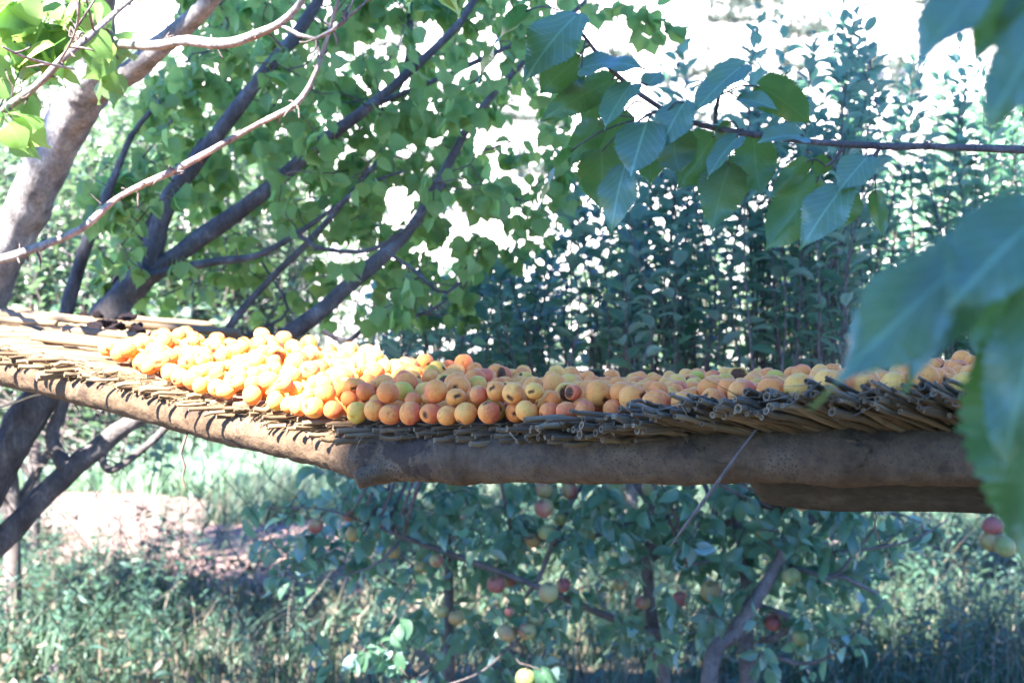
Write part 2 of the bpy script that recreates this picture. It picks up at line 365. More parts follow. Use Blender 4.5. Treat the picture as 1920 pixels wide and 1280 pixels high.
TPL = {
 'apricot': [leaf_tpl('apricot', 7, 2, f, c, wv, 0, .38, tw, i) for i, (f, c, wv, tw) in enumerate([(.25, .5, .02, .2), (.12, .8, .03, -.3), (.4, .3, .02, .1), (.05, .6, .05, .4), (.3, 1.0, .03, -.1)])],
 'apple': [leaf_tpl('apple', 6, 1, f, c, 0.0, 0, .2, tw, i) for i, (f, c, tw) in enumerate([(.45, .7, .1), (.3, 1.0, -.2), (.6, .5, .2), (.35, 1.3, 0), (.2, .6, .3)])],
 'simple': [leaf_tpl('apple', 3, 1, f, c, 0, 0, 0, 0, i, 1.15) for i, (f, c) in enumerate([(.3, 1.0), (.5, .6), (.15, 1.3)])],
 'broad': [leaf_tpl('poplar', 4, 1, f, c, 0, 0, .3, 0, i) for i, (f, c) in enumerate([(.2, .5), (.35, .9), (.05, .3)])],
 'weed': [leaf_tpl('lance', 4, 1, f, c, 0, 0, .1, 0, i, 1.4) for i, (f, c) in enumerate([(.3, .8), (.5, 1.4), (.2, .3)])],
}
def place_leaves(mb, kind, pos, D, Nn, size, tpls=None):
    pos, D, Nn, size = map(np.asarray, (pos, D, Nn, size)); n = len(pos)
    if n == 0: return
    tpls = tpls or TPL[kind]; pick = rng.integers(0, len(tpls), n); Fm = frames(D, Nn)
    for k, (tv, tq, tu) in enumerate(tpls):
        s = np.where(pick == k)[0]
        if len(s) == 0: continue
        pet = -tv[:, 1].min()
        V = np.einsum('nij,vj->nvi', Fm[s], tv + np.array([0, pet, 0])) * size[s][:, None, None] + pos[s][:, None]
        q = (tq[None] + (np.arange(len(s)) * len(tv))[:, None, None]).reshape(-1, tq.shape[1])
        mb.add(V.reshape(-1, 3), [q], np.tile(tu, (len(s), 1)))
def rand_unit(n):
    v = rng.normal(0, 1, (n, 3)); return v / np.linalg.norm(v, axis=1)[:, None]

# lit places: sunlight reaches these, so off-frame foliage has its gaps there  (u, v, depth, radius m, share removed)
LIT = [(-60, 640, 3.4, .30, .7), (100, 640, 3.3, .27, .85), (300, 680, 3.05, .28, .97), (470, 690, 2.95, .27, 1), (585, 710, 2.75, .13, 1), (530, 765, 2.6, .13, 1), (660, 725, 2.65, .07, 1), (400, 740, 2.75, .2, 1),
       (60, 672, 3.0, .10, .9), (200, 705, 2.85, .12, 1), (330, 745, 2.72, .12, 1), (460, 790, 2.6, .10, 1), (560, 805, 2.52, .08, 1), (200, 640, 3.2, .15, .9), (380, 640, 3.25, .15, 1), (640, 722, 2.68, .11, 1), (605, 775, 2.5, .07, 1), (720, 700, 2.8, .07, 1), (950, 735, 2.5, -.005, 1), (1210, 712, 2.45, -.04, 1), (1040, 705, 2.7, .0, 1), (1210, 712, 2.5, .0, 1), (800, 682, 2.9, .0, 1),
       (10, 480, 3.9, .16, .97), (130, 245, 3.7, .13, .97), (32, 435, 3.85, .14, .97), (85, 335, 3.8, .13, .97), (60, 390, 3.85, .12, .95), (105, 290, 3.75, .14, .95), (160, 200, 3.6, .10, .9), (300, 90, 3.45, .09, .95), (370, 30, 3.35, .08, .95), (430, 75, 3.0, .12, .9), (100, 120, 2.7, .35, .8), (30, 250, 2.6, .2, .95), (250, 380, 3.2, .15, .8), (450, 255, 3.2, .15, .8),
       (290, 460, 4.3, .18, .7), (420, 415, 4.3, .15, .5), (520, 330, 4.3, .2, .5), (600, 200, 4.3, .25, .4), (50, 790, 4.3, .2, .8), (110, 830, 4.25, .1, .8),
       (470, 1000, 12, 1.3, 1), (560, 1045, 11, .7, 1), (600, 955, 13.8, 1.3, 1), (380, 950, 14, 1.2, .9), (150, 980, 11, 1.6, .7), (120, 1180, 8, 1.0, .6), (250, 1150, 8, .8, .6), (1830, 1090, 10.4, 1.9, 1), (1880, 1000, 13, 2.6, 1),
       (975, 1130, 4.85, .05, .9), (820, 1050, 4.85, .0, .8), (690, 1240, 4.9, .06, .7),
       (100, 800, 7.5, 1.2, .9), (350, 600, 8, 1.5, .9), (1800, 450, 8.5, 1.2, .8), (1600, 450, 8.5, 1.0, .5)]
LC = np.array([W(*a[:3]) for a in LIT]); LR = np.array([a[3] for a in LIT]); LP = np.array([a[4] for a in LIT])
def shade_filter(P, sel=slice(None)):
    """True where a leaf at P may stay"""
    S = np.array(SUN); rel = P[:, None] - LC[None]; lam = rel @ S
    dist = np.linalg.norm(rel - lam[..., None] * S, axis=2)
    hit = (dist < LR[None] + 0.105) & (lam > 0.05)
    return ~((hit & (rng.random((len(P), 1)) < LP[None]))[:, sel].any(1))
def above_frame(P, m=0.12):
    return P[:, 2] > EYE + 0.242 * np.maximum(P[:, 1], 0) + m

class Tree:
    def __init__(s, name, label, base, bark, leafmat, group=None, kind='apricot'):
        s.root = thing(name, label, 'tree', base, group); s.bark = bark; s.lm = leafmat; s.kind = kind
        s.S = []; s.SR = []; s.tw = MB(); s.lv = MB()
    def limb(s, pts, name='limb', seg=12, rough=0.05, world=False):
        Q, r = pts if world else limb_curve(pts)
        mb = MB(); mb.add(*tube(Q, r, seg, rough)); o = mb.build(name, s.bark); keep(o, s.root)
        s.S.append(Q); s.SR.append(r); return Q
    def spurs(s, Q, n, lo=.02, hi=.06, r=.0022):
        for i in rng.integers(2, len(Q) - 1, n):
            d = rand_unit(1)[0] * np.array([1, .6, 1]); P0 = Q[i]; L = rng.uniform(lo, hi)
            P = catmull([P0, P0 + d * L * .5 + rand_unit(1)[0] * .006, P0 + d * L + rand_unit(1)[0] * .008], 5)
            s.tw.add(*tube(P, np.linspace(r * 1.3, r * .7, 5), 5, .12))
    def grow(s, T, leaf_fn, rmin=.0016, maxr=.006, sag=.03):
        """thin branches from the nearest limb to every target point, leaves round each target"""
        T = np.asarray(T, float); S = np.concatenate(s.S)
        d0 = np.array([np.linalg.norm(S - t, axis=1).min() for t in T]) if len(T) else []
        for k in np.argsort(d0):
            t = T[k]; d = np.linalg.norm(S - t, axis=1); i = int(np.argmin(d + 0.3 * np.maximum(0, S[:, 2] - t[2]))); p = S[i]; L = np.linalg.norm(t - p)
            if L > 0.02:
                m = (p + t) / 2 + rand_unit(1)[0] * L * .12 + np.array([0, 0, sag * L])
                m2 = p * .25 + t * .75 + rand_unit(1)[0] * L * .06
                n = max(4, int(L / .03)); P = catmull([p, m, m2, t], n)
                r1 = min(maxr, rmin + L * .007)
                s.tw.add(*tube(P, np.linspace(r1, rmin, n), 5, .08))
                S = np.concatenate([S, P[1:]])
                tang = (P[-1] - P[-2])
            else: tang = rand_unit(1)[0]
            leaf_fn(s, t, tang / (np.linalg.norm(tang) + 1e-9), P if L > .02 else np.array([t, t]))
        s.S = [S]
    def done(s, twmat):
        o = s.tw.build('twigs', twmat)
        if o: keep(o, s.root)
        o = s.lv.build('crown', s.lm)
        if o: keep(o, s.root)
        return s

def hang_leaves(n_lo, n_hi, lo, hi, spread=.05, kind='apricot', droop=.8, filt=None):
    def fn(s, t, tang, P):
        n = rng.integers(n_lo, n_hi + 1)
        b = t + (P[rng.integers(max(0, len(P) - 5), len(P), n)] - t) * rng.random((n, 1)) + rng.normal(0, spread * .25, (n, 3))
        D = rng.normal(0, .55, (n, 3)) + tang * .25; D[:, 2] -= droop
        Nn = rng.normal(0, .55, (n, 3)) + np.array([-.15, -.45, .6])
        k = np.ones(n, bool) if filt is None else filt(b)
        place_leaves(s.lv, kind, b[k], D[k], Nn[k], rng.uniform(lo, hi, n)[k])
    return fn

def shoot(tree, base, top, spacing=.024, size=(.06, .085), r=.004, kind='apple', bend=.04, lead=.12):
    """upright leafy water-shoot with leaves spiralling round it"""
    base, top = np.array(base), np.array(top); L = np.linalg.norm(top - base)
    n = max(5, int(L / .08)); P = catmull([base, base * .6 + top * .4 + rng.normal(0, bend * L, 3) * [1, 1, .2], base * .25 + top * .75 + rng.normal(0, bend * L * .6, 3) * [1, 1, .2], top], n)
    tree.tw.add(*tube(P, np.linspace(r, r * .35, n), 5))
    m = int(L * (1 - lead) / spacing) + 2; f = np.linspace(lead, 1, m); B = np.stack([np.interp(f, np.linspace(0, 1, n), P[:, k]) for k in range(3)], 1)
    a = np.arange(m) * 2.4 + rng.uniform(0, 6) + rng.normal(0, .3, m)
    rad = np.stack([np.cos(a), np.sin(a), np.zeros(m)], 1)
    up = (top - base) / L; el = np.interp(f, [0, .8, 1], [.55, .9, 1.8])[:, None] + rng.normal(0, .2, (m, 1))
    D = rad + up * el; Nn = up * 1.0 - rad * .4 + rng.normal(0, .3, (m, 3))
    sz = rng.uniform(*size, m) * np.interp(f, [0, .15, .8, 1], [.7, 1, .95, .5])
    place_leaves(tree.lv, kind, B, D, Nn, sz)
    return P

# ------------------------------------------------------------------ the setting: ground, path, crop, hillside
def vnoise(x, y, s, seed=0):
    """smooth value noise, -1..1"""
    g = np.random.default_rng(seed); T = g.uniform(-1, 1, (64, 64)); x = np.asarray(x) / s + 100; y = np.asarray(y) / s + 100
    i, j = np.floor(x).astype(int), np.floor(y).astype(int); fx, fy = x - i, y - j
    fx, fy = fx * fx * (3 - 2 * fx), fy * fy * (3 - 2 * fy); a = lambda p, q: T[p % 64, q % 64]
    return (a(i, j) * (1 - fx) + a(i + 1, j) * fx) * (1 - fy) + (a(i, j + 1) * (1 - fx) + a(i + 1, j + 1) * fx) * fy
def gz(x, y):
    return .05 * vnoise(x, y, 1.7, 1) + .02 * vnoise(x, y, .5, 2)
def sheet(name, xs, ys, zf, mat, mask=None):
    X, Y = np.meshgrid(xs, ys); Z = zf(X, Y); V = np.stack([X, Y, Z], -1).reshape(-1, 3)
    idx = np.arange(len(V)).reshape(len(ys), len(xs)); q = np.stack([idx[:-1, :-1], idx[:-1, 1:], idx[1:, 1:], idx[1:, :-1]], -1).reshape(-1, 4)
    if mask is not None: q = q[mask(V[q].mean(1))]
    o = mesh_np(name, V, [q], mat); tag(o, kind='structure'); return o
def soil_mat(name, stops, scale):
    m, nt, n, l, bs, out = new_mat(name)
    tc = n.new('ShaderNodeTexCoord'); a = N(n, 'ShaderNodeTexNoise', Scale=scale, Detail=8.0, Roughness=.65); l.new(tc.outputs['Object'], a.inputs[0])
    r = ramp(n, stops); l.new(a.outputs[0], r.inputs[0]); l.new(r.outputs[0], bs.inputs['Base Color'])
    bs.inputs['Roughness'].default_value = .95; bs.inputs['Specular IOR Level'].default_value = .1
    bp = N(n, 'ShaderNodeBump', Strength=.6, Distance=.05); l.new(a.outputs[0], bp.inputs['Height']); l.new(bp.outputs[0], bs.inputs['Normal'])
    return m
M['ground'] = soil_mat('ground', [(.3, (.06, .05, .035)), (.5, (.10, .08, .06)), (.65, (.07, .08, .04)), (.8, (.15, .115, .085))], 1.6)
M['path'] = soil_mat('path', [(.3, (.12, .075, .062)), (.55, (.19, .125, .105)), (.8, (.27, .19, .16))], 2.2)
M['crop_field'] = soil_mat('crop_field', [(.3, (.12, .19, .11)), (.7, (.18, .26, .16))], 1.0)
M['hillside'] = soil_mat('hillside', [(.25, (.30, .265, .24)), (.5, (.42, .38, .345)), (.75, (.5, .46, .42))], .09)
sheet('ground', np.linspace(-45, 45, 181), np.linspace(-6, 34, 101), gz, M['ground'])
def path_mask(c):
    x, y = c[:, 0], c[:, 1]
    mid = 10.6 - 1.2 * (x + 1.4) + .9 * vnoise(x, y, 1.3, 5)
    return (np.abs(y - mid) < 2.3 + 1.3 * vnoise(x, y, 1.0, 6)) & (x < -.6 + .8 * vnoise(x, y, .7, 3)) & (x > -6)
sheet('path', np.linspace(-9, 2, 111), np.linspace(7.5, 19, 121), lambda x, y: gz(x, y) + .012, M['path'], path_mask)
sheet('crop_field', np.linspace(-14, 16, 61), np.linspace(16.5, 27, 31), lambda x, y: gz(x, y) + .02, M['crop_field'])
def hz(x, y):
    t = np.maximum(0, y - 30); return -0.3 + .30 * t * np.minimum(1, t / 25) + 1.4 * vnoise(x, y, 17, 8) * np.minimum(1, t / 20) + .5 * vnoise(x, y, 5, 9) * np.minimum(1, t / 20)
sheet('hillside', np.linspace(-170, 170, 171), np.linspace(28, 330, 152), hz, M['hillside'])

# shrubs dotted over the hillside
shr_mesh = []
for k in range(4):
    mb = MB(); n = 520; P = rand_unit(n) * rng.random((n, 1)) ** .4 * [1, 1, .62] + [0, 0, .5]; P += .22 * np.sin(P * 7 + k)
    P[:, 2] = np.abs(P[:, 2]); D = P - [0, 0, .2] + rng.normal(0, .3, (n, 3))
    place_leaves(mb, 'simple', P, D, rand_unit(n), rng.uniform(.16, .3, n)); shr_mesh.append(mb)
shr0 = []
spots = [(1500, 75, 80), (1530, 65, 85), (1480, 125, 75), (1375, 12, 95), (1490, 5, 98), (1360, 45, 90), (1715, 8, 96), (1425, 40, 88), (1655, 140, 70), (1690, 175, 66), (1500, 160, 70), (1700, 185, 64),
         (760, 60, 85), (735, 90, 78), (980, 160, 70), (690, 130, 74), (1040, 240, 60), (960, 230, 62), (840, 180, 66), (720, 340, 48), (690, 410, 45), (860, 400, 45), (940, 390, 47), (820, 330, 50), (1000, 330, 50), (1310, 150, 72), (1340, 260, 58), (1250, 170, 66), (1150, 120, 75)]
for k, (u, v, d) in enumerate(spots):
    y = np.linspace(40, 320, 1200); x = (u - 960) / F * y; zs = EYE + (640 - v) / F * y
    i = int(np.argmax(hz(x, y) >= zs)) if (hz(x, y) >= zs).any() else 600
    y, x = y[i], x[i]
    if k < 4: o = shr_mesh[k].build('shrub', M['hill_shrub']); shr0.append(o)
    else:
        o = shr0[k % 4].copy(); COL.objects.link(o)
    o.location = (x, y, hz(x, y) - .2); s = rng.uniform(.8, 1.5) * y / 75; o.scale = (s, s, s * rng.uniform(.8, 1.1)); o.rotation_euler = (0, 0, rng.uniform(0, 6))
    tag(o, 'small pale shrub dotted on the sunlit hillside', 'shrub', 'shrubs on the sunlit hillside')

# grass, weeds, crop
def blades(name, n, xr, yr, h, w, mat, dens=None, lean=.35, z0=gz, clump=0):
    d = np.sqrt(rng.uniform(yr[0] ** 2, yr[1] ** 2, n)); u = rng.uniform(xr[0], xr[1], n); x = (u - 960) / F * d; y = d
    if clump: x += rng.normal(0, .05, n)
    if dens is not None:
        k = rng.random(n) < dens(x, y); x, y = x[k], y[k]
    n = len(x); H = rng.uniform(*h, n) * (1 + .5 * vnoise(x, y, .8, 12)); Wd = rng.uniform(*w, n); a = rng.uniform(0, 2 * math.pi, n)
    L = np.stack([np.cos(a), np.sin(a)], 1) * (np.abs(rng.normal(.15, lean, n)) * H)[:, None]; sd = np.stack([-np.sin(a + .6), np.cos(a + .6)], 1) * Wd[:, None] / 2
    b = np.stack([x, y, z0(x, y)], 1); V = np.zeros((n, 5, 3))
    V[:, 0] = b; V[:, 0, :2] -= sd; V[:, 1] = b; V[:, 1, :2] += sd
    m = b.copy(); m[:, :2] += L * .35; m[:, 2] += H * .6; V[:, 2] = m; V[:, 2, :2] += sd * .8; V[:, 3] = m; V[:, 3, :2] -= sd * .8
    V[:, 4] = b; V[:, 4, :2] += L; V[:, 4, 2] += H * rng.uniform(.8, 1, n)
    i = (np.arange(n) * 5)[:, None]
    mb = MB(); mb.add(V.reshape(-1, 3), [np.array([[0, 1, 2, 3]]) + i, np.array([[3, 2, 4]]) + i])
    o = mb.build(name, mat); tag(o, kind='stuff'); return o
def near_dens(x, y):
    c = np.stack([x, y], 1); return np.where(path_mask(c), .09, 1.0) * (.55 + .45 * vnoise(x, y, .7, 21))
blades('grass', 70000, (-150, 2080), (6.2, 15), (.10, .42), (.006, .014), M['grass'], near_dens, .6)
blades('dry_grass', 9000, (-150, 2080), (6.2, 15), (.15, .65), (.004, .009), M['dry_grass'], near_dens, .5)
blades('crop_rows', 26000, (-100, 2050), (16, 26), (.2, .45), (.02, .05), M['crop'], None, .4)
mb = MB(); n = 1500; d = np.sqrt(rng.uniform(6.3 ** 2, 13 ** 2, n)); x = (rng.uniform(-100, 2050, n) - 960) / F * d
k = rng.random(n) < near_dens(x, d) * 1.3; x, d = x[k], d[k]
for xx, yy in zip(x, d):
    H = rng.uniform(.3, .85); P = catmull([(xx, yy, 0), (xx + rng.normal(0, .05), yy + rng.normal(0, .05), H * .5), (xx + rng.normal(0, .12), yy + rng.normal(0, .1), H)], 6)
    mb.add(*tube(P, np.linspace(.004, .0015, 6), 4)); m = int(H / .035); f = np.linspace(.2, 1, m)
    B = np.stack([np.interp(f, np.linspace(0, 1, 6), P[:, q]) for q in range(3)], 1); a = np.arange(m) * 2.4 + rng.uniform(0, 6)
    D = np.stack([np.cos(a), np.sin(a), rng.uniform(.1, .9, m)], 1); place_leaves(mb, 'weed', B, D, np.tile([0, 0, 1.], (m, 1)) + rng.normal(0, .3, (m, 3)), rng.uniform(.05, .12, m) * np.linspace(1.1, .6, m))
tag(mb.build('weeds', M['weed']), kind='stuff')
mb = MB(); n = 900; d = np.sqrt(rng.uniform(6.3 ** 2, 10 ** 2, n)); x = (rng.uniform(-100, 1000, n) ** 1.0 - 960) / F * d
place_leaves(mb, 'broad', np.stack([x, d, gz(x, d) + rng.uniform(.03, .3, n)], 1), rand_unit(n), rand_unit(n) + [0, 0, .6], rng.uniform(.03, .07, n))
tag(mb.build('leaf_litter', M['dry_grass']), kind='stuff')

# wire mesh fence between the tray and the orchard
fence = thing('wire_fence', 'rusty diamond wire mesh fence standing in the weeds behind the tray', 'fence', (-3.0, 4.5, 0))
mb = MB(); y0 = lambda x: 5.25 + .24 * x
cw, ch = .165, .105; x0, x1, z1 = -3.0, 3.2, 1.45
nx, nz = int((x1 - x0) / cw), int(z1 / ch); sag = lambda x, z: z + .03 * math.sin(x * 2.3) + .02 * math.sin(x * 5 + z * 3)
jit = rng.normal(0, .012, (nx * 2 + 4, nz + 3))
for i in range(nx + 1):
    for j in range(nz):
        xc = x0 + i * cw + (j % 2) * cw / 2
        for s in (-1, 1):
            A = (xc, y0(xc) + jit[i, j], sag(xc, .06 + j * ch) + jit[i, j]); xb = xc + s * cw / 2; ii = i + (1 if (s > 0 and j % 2) else (-1 if (s < 0 and not j % 2) else 0))
            B = (xb, y0(xb) + jit[ii, j + 1], sag(xb, .06 + (j + 1) * ch) + jit[ii, j + 1])
            mb.add(*tube(np.array([A, B]), .0016, 3, 0, False))
keep(mb.build('mesh', M['wire']), fence)
for zz in (.06, z1 + .03):
    mb = MB(); xs = np.linspace(x0, x1, 40); mb.add(*tube(np.stack([xs, y0(xs), [sag(a, zz) for a in xs]], 1), .0022, 4)); keep(mb.build('line_wire', M['wire']), fence)
for xx in (x0, x1):
    mb = MB(); P = np.array([(xx, y0(xx), -.3), (xx + .02, y0(xx), .7), (xx - .01, y0(xx), 1.6)]); mb.add(*tube(catmull(P, 10), .035, 8, .05)); keep(mb.build('post', M['old_wood']), fence)

def rand1(g):
    v = g.normal(0, 1, 3); return v / np.linalg.norm(v)
def fruit_mesh(name, mat, seed, squash=.95, suture=.10, dimple=.16, bottom=.05, damage=0, rows=20, cols=28, lump=.02):
    g = np.random.default_rng(seed); th = np.linspace(0, math.pi, rows + 1)[1:-1]; ph = np.linspace(0, 2 * math.pi, cols, endpoint=False)
    TH, PH = np.meshgrid(th, ph, indexing='ij'); dirs = np.stack([np.sin(TH) * np.cos(PH), np.sin(TH) * np.sin(PH), np.cos(TH)], -1).reshape(-1, 3)
    dirs = np.vstack([dirs, [[0, 0, 1], [0, 0, -1]]]); r = np.ones(len(dirs))
    phi = np.arctan2(dirs[:, 1], dirs[:, 0]); st = np.hypot(dirs[:, 0], dirs[:, 1])
    r -= suture * np.exp(-(phi / .16) ** 2) * st ** .6 * .55; r += suture * .25 * np.exp(-((np.abs(phi) - .4) / .3) ** 2) * st
    r -= dimple * np.exp(-(st / .28) ** 2) * (dirs[:, 2] > 0); r -= bottom * np.exp(-(st / .2) ** 2) * (dirs[:, 2] < 0)
    for _ in range(4): r += lump * g.normal() * np.cos(2.2 * dirs @ rand1(g) + g.uniform(0, 6))
    pit = np.zeros(len(dirs)); pit += .26 * np.exp(-(st / .09) ** 2) * (dirs[:, 2] > 0)
    if damage:
        c = np.array([g.normal(0, .3), -1, g.normal(.2, .3)]); c /= np.linalg.norm(c); ca = dirs @ c; ax = rand1(g); ax -= c * (ax @ c); ax /= np.linalg.norm(ax); ay = np.cross(c, ax)
        x, y = dirs @ ax, dirs @ ay + .12 * np.sin(dirs @ ax * 7)
        if damage == 1: m = np.exp(-((x / .42) ** 2 + (y / .20) ** 2)) * (ca > 0); dep = .16            # split
        elif damage == 2: m = np.exp(-((x / .3) ** 2 + (y / .27) ** 2)) * (ca > 0); dep = .20          # bruise with sunken middle
        elif damage == 3: m = np.clip((ca - .45) * 4, 0, 1); dep = .42                                   # half rotted away
        else: m = .55 * np.exp(-((x / .16) ** 2 + (y / .16) ** 2)) * (ca > 0) + .5 * np.exp(-(((x - .4) / .12) ** 2 + ((y + .3) / .10) ** 2)) * (ca > 0); dep = .06
        nz = np.sin(dirs @ rand1(g) * 14) * .5 + np.sin(dirs @ rand1(g) * 23) * .3
        r -= dep * m * (1 + .35 * nz * m); r += .05 * np.exp(-((m - .25) / .15) ** 2) * (damage in (1, 3)); pit = np.maximum(pit, m)
    V = dirs * r[:, None] * [1, 1, squash]; k = cols; idx = np.arange((rows - 1) * k).reshape(rows - 1, k); j = np.roll(idx, -1, 1)
    quads = np.stack([idx[:-1], idx[1:], j[1:], j[:-1]], -1).reshape(-1, 4); top, bot = len(V) - 2, len(V) - 1
    tris = np.concatenate([np.stack([np.full(k, top), idx[0], j[0]], -1), np.stack([idx[-1], np.full(k, bot), j[-1]], -1)])
    return V, [quads, tris], dirs, pit
# ------------------------------------------------------------------ the drying tray: logs, reed mat
NV = np.array([.52, .854, 0.])
LOGP = [(-640, 625, 3.75, 62), (-488, 634, 3.5, 62), (-150, 670, 3.15, 62), (0, 691, 3.0, 62), (200, 737, 2.85, 66), (400, 789, 2.68, 72), (600, 834, 2.5, 80), (690, 852, 2.43, 90), (780, 858, 2.37, 88), (900, 860, 2.3, 90), (1200, 858, 2.15, 97), (1500, 853, 2.05, 106), (1850, 855, 1.95, 114), (2100, 858, 1.9, 116), (2400, 862, 1.83, 118)]
LQ, LRAD = limb_curve(LOGP, .008)
LLEN = np.concatenate([[0], np.cumsum(np.linalg.norm(np.diff(LQ[:, :2], axis=0), axis=1))]); SL = LLEN[-1]
UU = PX(LQ)[:, 0]
def log_at(s):
    return np.stack([np.interp(s, LLEN, LQ[:, k]) for k in range(3)], -1), np.interp(s, LLEN, LRAD)
def s_of_u(u): return np.interp(u, UU, LLEN)
def mat_z(s, t, fruit=False):
    """height of the mat's upper face"""
    C, r = log_at(s); u = np.interp(s, LLEN, UU)
    tilt = np.interp(u, [-488, 0, 700, 1200, 1800], [.04, .02, .035, .035, .07])
    flip = np.interp(u, [950, 1150, 1350, 1650], [-.02, .10, .30, .40]); flip = np.where(u < 950, np.interp(u, [-488, 500, 950], [-.16, -.12, -.02]), flip)
    back = np.interp(u, [900, 1300], [0, .10])
    z = C[..., 2] + r + .016 + np.where(t > 0, tilt * t - back * .12 * np.sin(np.clip(t, 0, .6) / .6 * math.pi), -t * flip)
    return z
def mat_p(s, t, dz=0.):
    C, r = log_at(s); P = C + NV * np.asarray(t)[..., None]; P[..., 2] = mat_z(s, t) + dz; return P

# front log: knobbly unpeeled pole with a lopped side stub
front = thing('log', 'long grey-brown speckled pole with a lopped stub, carrying the front of the reed mat', 'log', W(960, 860, 2.27))
mb = MB(); rr = LRAD.copy()
for uk, a, wd in ((700, .18, .04), (860, .10, .03), (1290, .07, .04), (1590, .10, .05), (430, .06, .04), (150, .06, .05)):
    sk = s_of_u(uk); rr *= 1 + a * np.exp(-((LLEN - sk) / wd) ** 2)
mb.add(*tube(LQ, rr, 40, .016, True, 5)); keep(mb.build('pole', M['log_bark']), front)
A = W(735, 868, 2.385); B = W(668, 902, 2.37)
mb = MB(); P = catmull([A, A * .45 + B * .55 + Vector((0, 0, -.001)), B], 9); mb.add(*tube(P, np.array([.034, .030, .026, .0225, .0195, .018, .017, .0165, .0155]), 14, .05, True, 3)); keep(mb.build('stub', M['log_bark']), front)
for uk, vk, sz in ((1290, 850, .020), (1590, 855, .026), (850, 880, .013), (1030, 845, .012)):
    C, r = log_at(s_of_u(uk)); c = np.array(W(uk, vk, 1.0)); c = c * 1.0
    # the ray through (uk, vk) meets the log's front face
    d = C[1] - r * .93; Pk = np.array(W(uk, vk, d)); ax = np.array([.866, -.5, 0]); out_ = np.array([-.5, -.866, 0])
    V, pl, lo, pt = fruit_mesh('knot', None, uk, 1, 0, 0, 0, 2, 22, 30, .05); gk = np.random.default_rng(uk)
    V = V * (1 + .09 * np.sin(lo @ rand1(gk) * 11) + .07 * np.sin(lo @ rand1(gk) * 19) + .05 * np.sin(lo @ rand1(gk) * 31))[:, None]
    mb = MB(); mb.add(Pk - out_ * sz * .12 + V[:, :1] * ax * sz * 1.5 - V[:, 1:2] * out_ * sz * .42 + V[:, 2:] * np.array([0, 0, 1]) * sz * .85, pl)
    for q in range(5):   # bark wrinkles trailing off the knot
        a_ = Pk + ax * sz * rng.uniform(-1.2, 1.2) + np.array([0, 0, sz * rng.uniform(-.8, .8)]); b_ = a_ + ax * sz * rng.choice([-1, 1]) * rng.uniform(1.2, 2.8) + np.array([0, 0, sz * rng.uniform(-.5, .3)]) - out_ * .002; mb.add(*tube(catmull([a_, (a_ + b_) / 2 + [0, 0, sz * rng.normal(0, .2)], b_], 12), np.linspace(sz * .13, .0008, 12), 7, .4))
    keep(mb.build('knot', M['log_bark']), front)

# back pole of the frame and the split timber showing under the right end
tag_pts = [log_at(np.array(s))[0] + NV * .56 for s in np.linspace(0, SL, 9)]
for p, s in zip(tag_pts, np.linspace(0, SL, 9)): p[2] = mat_z(np.array(s), np.array(.56)) - .026 - .036
mb = MB(); mb.add(*tube(catmull(tag_pts, 60), .034, 14, .03)); o = mb.build('log', M['log_bark'])
tag(o, 'second pole under the far edge of the reed mat, hidden behind the fruit', 'log')
A, B = W(1400, 893, 2.55), W(2150, 925, 1.98)
rad = np.concatenate([[.004, .014, .026, .036, .05, .056, .058], np.full(24, .06)]); Pt = catmull([A, A * .75 + B * .25 + Vector((0, 0, -.012)), A * .35 + B * .65, B], len(rad))
V, pl, uv = tube(Pt, rad, 20, .02, True, 8); V = np.array(V); c = np.repeat(Pt, 20, 0); c = np.vstack([c, Pt[0], Pt[-1]])
off = V - c; off[:, 2] = np.clip(off[:, 2], -.036, .03); V = c + off
mb = MB(); mb.add(V, pl, uv); o = mb.build('timber', M['old_wood']); tag(o, 'dark split timber with a ragged pale end under the log at the right', 'timber')
mb = MB(); S0 = W(1480, 925, 2.5); P = catmull([S0 + Vector((.05, .0, .01)), S0 + Vector((.02, -.02, -.008)), W(1478, 943, 2.46)], 8); mb.add(*tube(P, np.linspace(.035, .008, 8), 12, .12, True, 4)); k = mb.build('broken_end', M['cut_wood']); k.parent = o

# forked posts that carry the frame, beyond both sides of the picture
for u, t in ((-560, .0), (2330, .02), (-560, .56), (2330, .56)):
    C, r = log_at(s_of_u(u)); top = C + NV * t; top[2] -= .06 if t == 0 else -.02
    if t: top[2] = mat_z(s_of_u(u), np.array(t)) - .1
    mb = MB(); mb.add(*tube(catmull([(top[0], top[1] + .03, -.3), (top[0] + .02, top[1] + .02, top[2] * .5), tuple(top)], 14), np.linspace(.06, .05, 14), 12, .04)); o = mb.build('prop_post', M['log_bark'])
    tag(o, 'upright post holding up the drying tray beyond the edge of the photo', 'post', 'posts under the drying tray')

